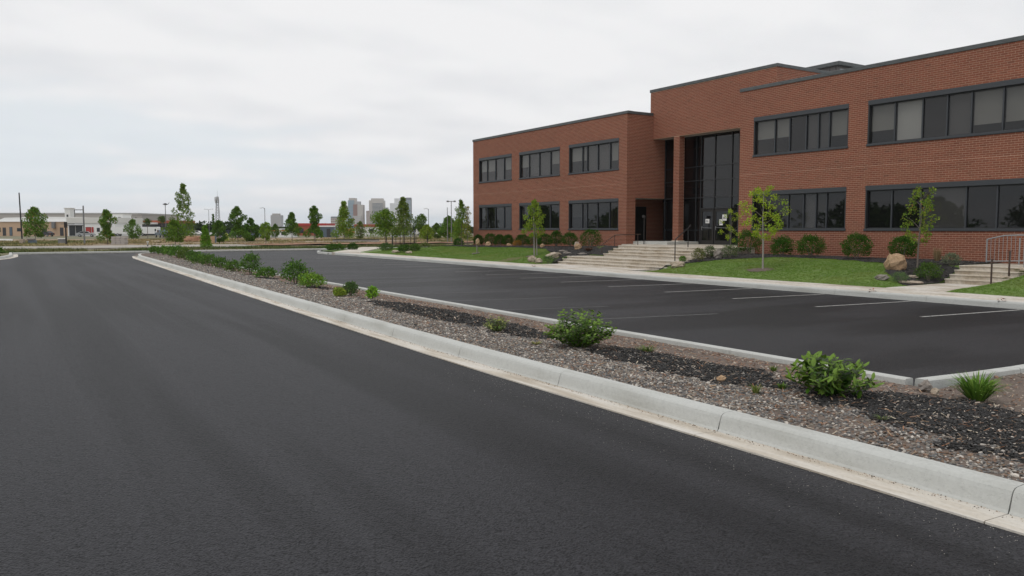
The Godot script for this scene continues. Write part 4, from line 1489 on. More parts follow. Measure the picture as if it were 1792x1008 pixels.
func island_plants() -> void:
	var dark := [Color(0.05, 0.12, 0.014), Color(0.075, 0.16, 0.02), Color(0.04, 0.095, 0.012), Color(0.10, 0.19, 0.025), Color(0.13, 0.22, 0.03)]
	leafy("leafy_shrub", "big leafy green shrub in the middle of the island, sprays standing above its crown", "shrub", on_soil(7.74, -10.2), 1.22, 0.72, "oval", 84, 24, 0.074, 0.56, dark)
	leafy("leafy_shrub", "nearest shrub on the island, with long pointed glossy leaves, beside black mulch", "shrub", on_soil(7.95, -5.75), 1.02, 0.54, "lance", 60, 19, 0.12, 0.36, [Color(0.05, 0.125, 0.012), Color(0.08, 0.17, 0.02), Color(0.04, 0.10, 0.012), Color(0.12, 0.20, 0.03), Color(0.13, 0.22, 0.03)])
	tuft("grass_tuft", "bright green grass tuft near the corner of the car park kerb", "grass tuft", on_soil(9.55, -4.92), 0.78, 0.33, 190, [Color(0.12, 0.23, 0.035), Color(0.17, 0.28, 0.05), Color(0.09, 0.18, 0.03)])
	leafy("leafy_shrub", "small loose shrub with yellowing leaves beyond the big leafy one", "shrub", on_soil(7.62, -12.6), 0.54, 0.33, "oval", 34, 16, 0.06, 0.5, [Color(0.09, 0.15, 0.03), Color(0.14, 0.19, 0.04), Color(0.07, 0.12, 0.025), Color(0.22, 0.25, 0.06)])
	tuft("grass_tuft", "thin yellow-green weed beside the tan stone at the gravel edge", "weed", on_soil(7.30, -6.25), 0.26, 0.14, 40, [Color(0.16, 0.22, 0.05), Color(0.24, 0.26, 0.08)], 0.006)
	tuft("grass_tuft", "low green weed just left of the nearest pointed-leaf shrub", "weed", on_soil(7.75, -6.25), 0.25, 0.08, 40, [Color(0.09, 0.16, 0.03), Color(0.12, 0.2, 0.04)], 0.010)
	tuft("grass_tuft", "sparse pale weed in the gravel in front of the pointed-leaf shrub", "weed", on_soil(7.28, -4.65), 0.22, 0.08, 34, [Color(0.12, 0.17, 0.05), Color(0.17, 0.2, 0.07)], 0.005)
	tuft("grass_tuft", "flattened yellow weed left of the big leafy shrub", "weed", on_soil(7.35, -10.9), 0.3, 0.07, 34, [Color(0.24, 0.27, 0.07), Color(0.30, 0.27, 0.12)], 0.010)
	tuft("grass_tuft", "weedy growth right behind the big leafy shrub by the low kerb", "weed", on_soil(8.35, -9.3), 0.5, 0.12, 60, [Color(0.10, 0.16, 0.04), Color(0.15, 0.18, 0.06)], 0.010)
	tuft("grass_tuft", "tiny weed in the brown earth against the car park kerb", "weed", on_soil(8.75, -7.2), 0.2, 0.10, 26, [Color(0.12, 0.18, 0.04)], 0.008)
	var rows := [
		[8.4, -20.48, 0.32, 0.29, 300, "lime green round little shrub just past the long mulch patch", Color(0.12, 0.21, 0.035)],
		[8.23, -21.65, 0.44, 0.36, 420, "blue-green little shrub between a lime and a yellowish one", Color(0.06, 0.095, 0.045)],
		[7.84, -21.46, 0.36, 0.22, 300, "low yellowish shrub beside the blue-green one", Color(0.15, 0.185, 0.04)],
		[8.24, -25.14, 1.0, 0.42, 800, "light green spreading shrub with tall sprays", Color(0.10, 0.165, 0.035)],
		[8.35, -27.2, 1.0, 0.72, 1000, "full dark green shrub behind the spreading light one", Color(0.055, 0.105, 0.027)],
		[8.43, -31.13, 0.9, 0.38, 600, "low wide green shrub between two taller ones", Color(0.06, 0.11, 0.03)],
		[8.46, -33.6, 0.85, 0.82, 800, "peaked shrub with a tall pale central spray", Color(0.06, 0.11, 0.03)],
		[8.38, -36.26, 0.8, 0.46, 500, "low rounded shrub left of the peaked one", Color(0.06, 0.105, 0.03)],
		[8.57, -39.57, 0.85, 0.48, 500, "plain rounded shrub, second left of the peaked one", Color(0.055, 0.10, 0.028)],
		[8.69, -42.81, 0.95, 0.62, 550, "bushy shrub where the island kerb starts to bend", Color(0.06, 0.105, 0.03)],
		[8.8, -45.4, 1.0, 0.55, 550, "wide shrub merging with the one on its left, past the bend", Color(0.06, 0.11, 0.03)],
		[9.0, -48.2, 1.1, 0.66, 600, "wide shrub with a pale stone showing at its foot", Color(0.055, 0.10, 0.03)],
		[9.25, -52.4, 1.15, 0.78, 600, "tall dusty shrub, first of the far clump", Color(0.075, 0.105, 0.035)],
		[9.45, -56.2, 1.2, 0.80, 600, "leafy shrub in the middle of the far clump", Color(0.06, 0.12, 0.03)],
		[9.6, -60.0, 1.2, 0.70, 500, "shrub near the far end of the island, lighter green", Color(0.075, 0.135, 0.035)],
		[9.75, -63.6, 1.1, 0.62, 450, "second last shrub at the far tip of the island", Color(0.06, 0.115, 0.03)],
		[9.6, -66.8, 1.0, 0.55, 400, "last shrub at the very tip of the island", Color(0.06, 0.11, 0.03)]]
	for r in rows:
		bush("island_shrub", r[5], "shrub", "shrubs along the island", Vector3(r[0], soil_y(r[0], r[1]), r[1]), r[2] * (0.9 if r[1] > -50.0 else 0.8), r[3] * (1.04 if r[1] > -40.0 else 0.92), {"n": r[4], "leaf": 0.055 + 0.0009 * absf(r[1]), "col": r[6] * 1.3, "ragged": 0.38, "up": 0.7, "slim": 0.42})
	rock("pale stone in front of a wide shrub on the far island", Vector3(8.75, 0.15, -46.7), Vector3(0.3, 0.2, 0.25), 15, M.pale_rock)
	rock("brown stone behind the lime green little shrub", Vector3(8.75, 0.15, -21.2), Vector3(0.25, 0.16, 0.2), 16, M.grey_rock)


func on_slope(x: float, z: float) -> Vector3:
	return Vector3(x, rise(x, z), z)


func tree(called: String, label: String, group: String, p: Vector3, h: float, w: float, o: Dictionary) -> Node3D:
	var t := thing(called, label, "tree", p, 0.0, group)
	var lo: float = o.get("clear", 0.25)
	var tr: float = o.get("trunk", 0.05)
	var shape: String = o.get("shape", "oval")
	var n: int = int(o.get("n", 1400) * 1.3)
	var ls: float = o.get("leaf", 0.16) * 1.1
	var col: Color = o.get("col", Color(0.06, 0.11, 0.028))
	col = Color(col.r * 1.9, col.g * 2.05, col.b * 1.25)
	var clumps: int = o.get("clumps", 20)
	var cr: float = o.get("spread", 0.21)
	var slim: float = o.get("slim", 0.6)
	var g := Geo.new()
	var lean := Vector3(rng.randf_range(-1, 1), 0, rng.randf_range(-1, 1)) * h * 0.025
	g.tube([Vector3(0, -0.1, 0), lean * 0.3 + UP * h * lo, lean + UP * h * 0.6, lean * 0.6 + UP * h * 0.93], [tr, tr * 0.8, tr * 0.5, tr * 0.12], 7)
	part("trunk", g, M.pale_bark if o.get("pale", false) else M.bark, t)
	if o.get("twin", false):
		g = Geo.new()
		g.tube([Vector3(0.16, -0.1, 0.05), Vector3(0.14, h * lo, 0.02), Vector3(0.05, h * 0.6, 0)], [tr * 0.8, tr * 0.7, tr * 0.3], 6)
		part("trunk", g, M.pale_bark if o.get("pale", false) else M.bark, t)
	var lg := Geo.new()
	g = Geo.new()
	g.colored = true
	var centers := []
	for k in clumps:
		var s := (k + rng.randf() * 0.7) / clumps
		var r := 0.0
		match shape:
			"oval": r = sin(PI * pow(s * 0.92 + 0.06, 0.75))
			"cone": r = pow(1.0 - s, 0.8) * 0.95 + 0.05
			"vase": r = sin(PI * (0.15 + 0.72 * s))
			"spire": r = (1.0 - s) * 0.9 + 0.10 + 0.12 * sin(s * 19.0)
			"lobed": r = (0.62 + 0.38 * sin(s * 9.5 + 1.2)) * (1.0 - pow(s, 3.0) * 0.75)
		var a := k * 2.39996 + rng.randf() * 0.9
		var rr := r * w * 0.5 * rng.randf_range(0.35, 0.82)
		var y := h * lerpf(lo, 0.97, s)
		var c := Vector3(cos(a) * rr, y, sin(a) * rr) + lean * s
		centers.append([c, 0.35 + 0.65 * r])
		if k % 2 == 0 or clumps < 22:
			var y0 := maxf(h * lo * 0.9, y - rr * rng.randf_range(0.5, 1.0))
			lg.tube([lean * (y0 / h) + UP * y0, (lean * (y0 / h) + UP * y0).lerp(c, 0.55) + UP * 0.02 * h, c], [tr * 0.32, tr * 0.2, tr * 0.07], 4)
	part("limbs", lg, M.bark, t)
	for k in n:
		var cc: Array = centers[rng.randi() % centers.size()]
		var d := Vector3(rng.randfn(), rng.randfn() * 0.8, rng.randfn()).limit_length(1.4)
		var q: Vector3 = cc[0] + d * cr * w * 0.5 * cc[1]
		if q.y < h * lo * 0.8: q.y += h * 0.12
		var along: Vector3 = (d.normalized() * 0.4 + UP * float(o.get("up", 0.1)) + Vector3(rng.randfn(), rng.randfn(), rng.randfn()) * 0.8).normalized()
		var across := along.cross(Vector3(rng.randfn(), rng.randfn(), rng.randfn())).normalized()
		var l := ls * rng.randf_range(0.65, 1.35)
		var v := rng.randf_range(0.75, 1.28)
		var c2 := Color(col.r * v * rng.randf_range(0.88, 1.3), col.g * v, col.b * v)
		if rng.randf() < o.get("tinge", 0.0): c2 = Color(0.26, 0.16, 0.05)
		g.leaf(q, along, across, l, l * slim, 0.15, c2)
	part("crown", g, M.leaves, t)
	return t


func stakes(t: Node3D, h: float, d: float) -> void:
	for s in [-1.0, 1.0]:
		var g := Geo.new()
		rail_tube(g, [Vector3(s * d, -0.1, s * d * 0.3), Vector3(s * d, h, s * d * 0.3)], 0.022)
		part("stake", g, M.pale_bark, t)


func lawn_plants() -> void:
	# blades of grass over the three lawns
	var blade := Geo.new()
	for k in 9:
		var a := rng.randf() * TAU
		var d := Vector3(cos(a), 0, sin(a))
		var s := Vector3(-sin(a), 0, cos(a)) * 0.09
		var q := Vector3(rng.randf_range(-0.9, 0.9), 0, rng.randf_range(-0.9, 0.9))
		blade.tri(q - s, q + s, q + d * 0.5 + UP * rng.randf_range(0.7, 1.1))
	var bm := blade.mesh()
	var f := Flock.new()
	for k in 95000:
		var z := rng.randf_range(-74.0, -9.0)
		var x := rng.randf_range(24.07, 31.3 if z > -55.0 else 38.0)
		if z > -35.7 and z < -27.0: continue
		if z > -15.5 and z < -13.35: continue
		if z > -13.4 and x > 28.3: continue
		if z < -73.4 or z < -60 and x < 22.5 + (z + 61.0) * -0.55 + 3.4: continue
		if z < -55.5 or z > -13.4 or x < bed_x(z):
			var dry := wobble.get_noise_2d(x * 18.0, z * 18.0)
			var v := rng.randf_range(0.86, 1.14)
			var c := Color(0.15, 0.255, 0.045).lerp(Color(0.24, 0.27, 0.075), clampf(dry * 0.9 + 0.1, 0.0, 0.8)) * v
			if Vector2(x - 24.6, z + 39.3).length() < 0.7 and rng.randf() < 0.8: c = Color(0.32, 0.26, 0.17) * v
			var y := rise(x, z)
			if z > -13.4: y -= smoothstep(-12.6, -13.45, z) * 0.30 * clampf((x - 24.05) / 3.5, 0, 1)
			f.put(Transform3D(Basis(UP, rng.randf() * TAU) * Basis.from_scale(Vector3(0.055, rng.randf_range(0.03, 0.048), 0.055)), Vector3(x, y - 0.004, z)), c)
	tag(flock("grass", f, bm, M.grass, self), "short mown grass of the lawns in front of the office", "grass")
	# bark in the beds
	var chip := Geo.new()
	chip.soft_box(Vector3.ZERO, Vector3(1, 0.3, 0.5), 0.1)
	f = Flock.new()
	for k in 26000:
		var z := rng.randf_range(-56.0, -15.45)
		if z > -35.5 and z < -27.4: continue
		var x := rng.randf_range(24.4, 31.3)
		if x < bed_x(z) - 0.05: continue
		var v := rng.randf_range(0.025, 0.08)
		f.put(Transform3D(spin(Vector3(0.09, 0.05, 0.07) * rng.randf_range(0.5, 1.2)), Vector3(x, rise(x, z) + 0.03, z)), Color(v * 1.1, v, v * 0.95))
	tag(flock("mulch", f, chip.mesh(), M.stones, self), "dark bark mulch along the foot of the office", "mulch")
	# shrubs along the left wing, from the far end
	var green := Color(0.033, 0.075, 0.016)
	var L := [[30.2, -52.6, 0.80, 0.85, "leftmost clipped shrub, half behind the tree at the end of the left wing"], [30.3, -51.0, 1.0, 0.92, "round clipped shrub beneath the first lower window, left of a tan stone"],
		[30.3, -49.7, 0.76, 0.84, "narrow shrub right of the pale tan stone under the first lower window"], [30.2, -48.4, 0.78, 0.80, "narrow shrub under the right edge of the first lower window"],
		[30.3, -46.7, 1.0, 0.80, "rough-topped shrub beside the orange shrub"], [29.9, -44.6, 1.05, 0.84, "wide shrub behind the twin-stemmed young tree"],
		[29.6, -43.0, 0.95, 0.86, "shrub just right of the twin-stemmed young tree's trunks"], [29.5, -41.5, 0.85, 1.02, "tall pointed shrub under the brick pier"],
		[29.4, -39.9, 1.02, 0.88, "round shrub beside the pink-topped stones"], [28.7, -36.9, 1.28, 1.10, "largest round shrub, by the left of the entrance steps"]]
	for r in L:
		bush("clipped_shrub", r[4], "shrub", "shrubs along the office wall", on_slope(r[0], r[1]), r[2], r[3], {"n": 1500, "leaf": 0.068, "col": green, "ragged": 0.16, "slim": 0.45, "inner": 0.55})
	var R := [[30.1, -26.4, 1.28, 1.18, "tall loose shrub at the left end of the right wing, behind the young tree", 0.3], [29.9, -24.3, 1.0, 0.86, "gappy two-lobed shrub under the first lower window of the right wing", 0.45],
		[29.8, -22.7, 1.22, 0.93, "dense dark shrub under the right end of the first lower window", 0.2], [29.6, -20.3, 1.18, 1.04, "round shrub under the pier between the right wing's windows", 0.15],
		[30.1, -18.6, 1.06, 0.95, "round shrub right behind the tan boulder", 0.15]]
	for r in R:
		bush("clipped_shrub", r[4], "shrub", "shrubs along the office wall", on_slope(r[0], r[1]), r[2], r[3], {"n": 2000, "leaf": 0.068, "col": Color(0.040, 0.090, 0.018), "ragged": r[5], "slim": 0.45, "inner": 0.5})
	bush("low_shrub", "brownish low shrub right of the entrance steps, beside a grey rock", "shrub", "", on_slope(26.9, -26.55), 0.58, 0.62, {"n": 700, "leaf": 0.05, "col": Color(0.10, 0.105, 0.04), "ragged": 0.3})
	bush("low_shrub", "dark twiggy shrub between the brownish one and the right wing", "shrub", "", on_slope(27.83, -26.78), 0.74, 0.6, {"n": 800, "leaf": 0.05, "col": Color(0.06, 0.085, 0.04), "ragged": 0.35})
	bush("low_shrub", "grey-green shrub at the brick corner right of the doors", "shrub", "", on_slope(28.3, -25.95), 0.78, 0.62, {"n": 700, "leaf": 0.05, "col": Color(0.08, 0.11, 0.055), "ragged": 0.35})
	bush("ball_shrub", "small bright green ball of a shrub behind the pale rock by the steps", "shrub", "", on_slope(26.5, -27.15), 0.34, 0.30, {"n": 700, "leaf": 0.035, "col": Color(0.09, 0.17, 0.03), "ragged": 0.05})
	bush("juniper", "spreading blue-green juniper left of the lowest entrance steps", "shrub", "", on_slope(25.0, -35.9), 0.8, 0.4, {"n": 800, "leaf": 0.055, "col": Color(0.06, 0.105, 0.045), "ragged": 0.4, "slim": 0.25})
	bush("orange_shrub", "rusty orange low shrub among the wall shrubs of the left wing", "shrub", "", on_slope(29.5, -46.1), 0.62, 0.42, {"n": 600, "leaf": 0.05, "col": Color(0.23, 0.12, 0.035), "ragged": 0.3})
	bush("low_shrub", "dark green shrub left of the side steps", "shrub", "", on_slope(27.2, -15.85), 0.86, 0.62, {"n": 1100, "leaf": 0.055, "col": Color(0.06, 0.10, 0.03), "ragged": 0.25})
	bush("grey_shrub", "grey-blue low shrub at the top of the side steps", "shrub", "", on_slope(28.7, -15.9), 0.62, 0.42, {"n": 700, "leaf": 0.05, "col": Color(0.13, 0.145, 0.13), "ragged": 0.25})
	bush("blue_shrub", "small blue-green shrub in front of the tan boulder", "shrub", "", on_slope(25.7, -15.95), 0.55, 0.36, {"n": 700, "leaf": 0.045, "col": Color(0.10, 0.15, 0.085), "ragged": 0.3, "up": 0.8, "slim": 0.25})
	tuft("dry_grass", "clump of straw-coloured dry grass against the wall near the side steps", "grass tuft", on_slope(29.9, -17.1), 0.6, 0.62, 160, [Color(0.34, 0.27, 0.15), Color(0.28, 0.2, 0.11)], 0.008)
	tuft("dry_grass", "reddish grass clump at the foot of the largest round shrub", "grass tuft", on_slope(28.0, -36.2), 0.9, 0.24, 120, [Color(0.17, 0.09, 0.06), Color(0.12, 0.08, 0.06)], 0.012)
	# young trees
	var locust := Color(0.155, 0.205, 0.033)
	var t := tree("young_tree", "young tree with sparse yellow-green leaves and a pale straight trunk on the right lawn", "", on_slope(25.9, -21.98), 3.4, 2.3, {"clear": 0.36, "trunk": 0.042, "pale": true, "shape": "vase", "n": 1500, "leaf": 0.08, "clumps": 30, "spread": 0.10, "col": locust, "slim": 0.45})
	tree_ring(on_slope(25.9, -21.98), 0.62)
	t = tree("young_tree", "thin young tree with a dark crown beside the tan boulder", "", on_slope(27.67, -16.54), 3.05, 1.75, {"clear": 0.34, "trunk": 0.034, "shape": "vase", "n": 900, "leaf": 0.07, "clumps": 26, "spread": 0.12, "col": Color(0.085, 0.125, 0.03), "tinge": 0.05})
	t = tree("young_tree", "twin-stemmed young tree with two pale trunks on the left lawn", "", on_slope(26.03, -38.81), 3.3, 1.95, {"clear": 0.33, "trunk": 0.045, "pale": true, "twin": true, "shape": "oval", "n": 1500, "leaf": 0.085, "clumps": 32, "spread": 0.13, "col": Color(0.105, 0.15, 0.031)})
	tree_ring(on_slope(26.03, -38.81), 0.5)
	t = tree("young_tree", "airy young tree at the far corner of the left wing", "", Vector3(30.2, 0.7, -55.2), 3.7, 1.9, {"clear": 0.2, "trunk": 0.04, "shape": "spire", "n": 2200, "leaf": 0.10, "clumps": 34, "spread": 0.2, "col": Color(0.085, 0.13, 0.035)})
	t = tree("young_tree", "thin sapling with reddish twigs in front of the left wing's end", "", on_slope(29.0, -52.2), 3.1, 0.9, {"clear": 0.22, "trunk": 0.025, "shape": "spire", "n": 500, "leaf": 0.08, "clumps": 22, "spread": 0.3, "col": Color(0.12, 0.13, 0.04), "tinge": 0.25})
	t = tree("young_tree", "spindly sapling at the brick corner right of the glass doors", "", on_slope(28.95, -26.51), 2.3, 1.3, {"clear": 0.3, "trunk": 0.022, "shape": "vase", "n": 420, "leaf": 0.07, "clumps": 16, "spread": 0.12, "col": locust, "slim": 0.42})
	# a staked stump of a sapling
	var st := thing("staked_sapling", "bare staked sapling wrapped in burlap on the left lawn", "sapling", on_slope(25.81, -45.13))
	var g := Geo.new()
	rail_tube(g, [Vector3(-0.03, -0.1, 0), Vector3(-0.03, 1.0, 0.02)], 0.022); part("stake", g, M.pale_bark, st)
	g = Geo.new()
	rail_tube(g, [Vector3(0.06, -0.1, 0), Vector3(0.05, 0.8, 0)], 0.018); part("stem", g, M.bark, st)
	var wrap := part("burlap_wrap", rock_mesh(33, 1.0, 0.2, 6, 9), M.tan_rock, st)
	wrap.position = Vector3(0.04, 0.78, 0)
	wrap.scale = Vector3(0.3, 0.42, 0.3)
	g = Geo.new()
	rail_tube(g, [Vector3(-0.45, 0.03, 0.15), Vector3(0.3, 0.06, -0.25)], 0.035); part("loose_pole", g, M.pale_bark, st)
	# rocks
	rock("tall tan boulder with a domed top in the mulch left of the side steps", on_slope(27.2, -17.09), Vector3(0.5, 0.74, 0.72), 21, M.tan_rock, "", 0.25)
	rock("low grey rock in the lawn edge in front of the tan boulder", on_slope(25.5, -16.5), Vector3(0.3, 0.22, 0.4), 22, M.grey_rock)
	rock("flat pinkish slab of rock in the mulch left of the walkway", on_slope(26.0, -15.75), Vector3(0.5, 0.13, 0.75), 23, M.pale_rock)
	rock("small flat pale stone in the mulch behind the blue-green shrub", on_slope(26.9, -16.2), Vector3(0.22, 0.12, 0.34), 24, M.pale_rock)
	rock("left of two pale rounded boulders under the twin-stemmed tree", on_slope(24.6, -36.9), Vector3(0.42, 0.38, 0.48), 25, M.pale_rock)
	rock("right of two pale rounded boulders under the twin-stemmed tree", on_slope(24.62, -36.25), Vector3(0.4, 0.34, 0.42), 26, M.pale_rock)
	rock("long pale slanting boulder beside the lowest entrance steps", on_slope(25.75, -36.5), Vector3(0.45, 0.36, 1.0), 27, M.pale_rock, "", 0.25)
	rock("pinkish-white stone standing among the mulch by the round shrub", on_slope(29.0, -38.6), Vector3(0.28, 0.42, 0.36), 28, M.pale_rock)
	rock("tan upright stone just right of the pinkish-white one", on_slope(28.5, -37.9), Vector3(0.3, 0.40, 0.4), 29, M.tan_rock)
	rock("first flat dark stone of the row in the mulch by the steps", on_slope(27.4, -37.9), Vector3(0.3, 0.16, 0.55), 30, M.grey_rock)
	rock("second flat stone of the row, half sunk in the mulch", on_slope(27.0, -36.9), Vector3(0.3, 0.15, 0.5), 31, M.grey_rock)
	rock("third flat stone of the row, nearest the upper steps", on_slope(27.4, -36.0), Vector3(0.3, 0.16, 0.6), 32, M.grey_rock)
	rock("pale peaked rock at the right foot of the entrance steps", on_slope(25.4, -26.35), Vector3(0.45, 0.36, 0.66), 34, M.pale_rock)
	rock("grey rock between the brownish and the twiggy shrub", on_slope(28.0, -26.4), Vector3(0.4, 0.5, 0.42), 35, M.grey_rock)
	rock("tan stone between the first wall shrubs of the left wing", on_slope(29.7, -50.3), Vector3(0.4, 0.4, 0.45), 36, M.tan_rock)
	rock("small tan stone between the narrow wall shrubs", on_slope(29.8, -47.6), Vector3(0.3, 0.26, 0.4), 37, M.tan_rock)
	rock("little pale stone under the tall pointed shrub", on_slope(29.0, -42.3), Vector3(0.22, 0.3, 0.3), 38, M.tan_rock)
	rock("flat stone in the grass mound right of the side steps", on_slope(28.0, -13.1), Vector3(0.3, 0.14, 0.6), 39, M.pale_rock)
	rock("stone slab stacked behind the flat one on the grass mound", on_slope(28.5, -12.7), Vector3(0.3, 0.2, 0.5), 40, M.grey_rock)
	rock("pale stone chip in the grass by the stub posts", on_slope(26.6, -13.0), Vector3(0.2, 0.08, 0.3), 41, M.pale_rock)
	var ws := [[24.9, -55.9, 0.5, 0.22, "long pale stone at the left end of the lawn by the planter shrubs"], [24.8, -53.4, 0.4, 0.2, "pale stone at the lawn's left end, nearest the sidewalk"], [26.2, -56.2, 0.5, 0.24, "pale stone behind the planter shrubs at the lawn's left end"]]
	for i in 3:
		rock(ws[i][4], on_slope(ws[i][0], ws[i][1]), Vector3(ws[i][2], ws[i][3], ws[i][2] * 1.3), 50 + i, M.pale_rock)


func tree_ring(p: Vector3, r: float) -> void:
	var o := part(numbered("mulch_ring"), rock_mesh(61, 0.10, 0.12, 6, 16), M.soil, self)
	tag(o, "brown mulch patch at the foot of the %s" % ("young tree on the right lawn" if p.z > -30 else "twin-stemmed young tree"), "mulch ring")
	o.position = p - UP * 0.015
	o.scale = Vector3(r * 2, r * 1.1, r * 2)
	o.rotation.z = 0.09

# ---------------------------------------------------------------- beyond the end of the road
const FACING := -0.563       # turns a far front towards the car park


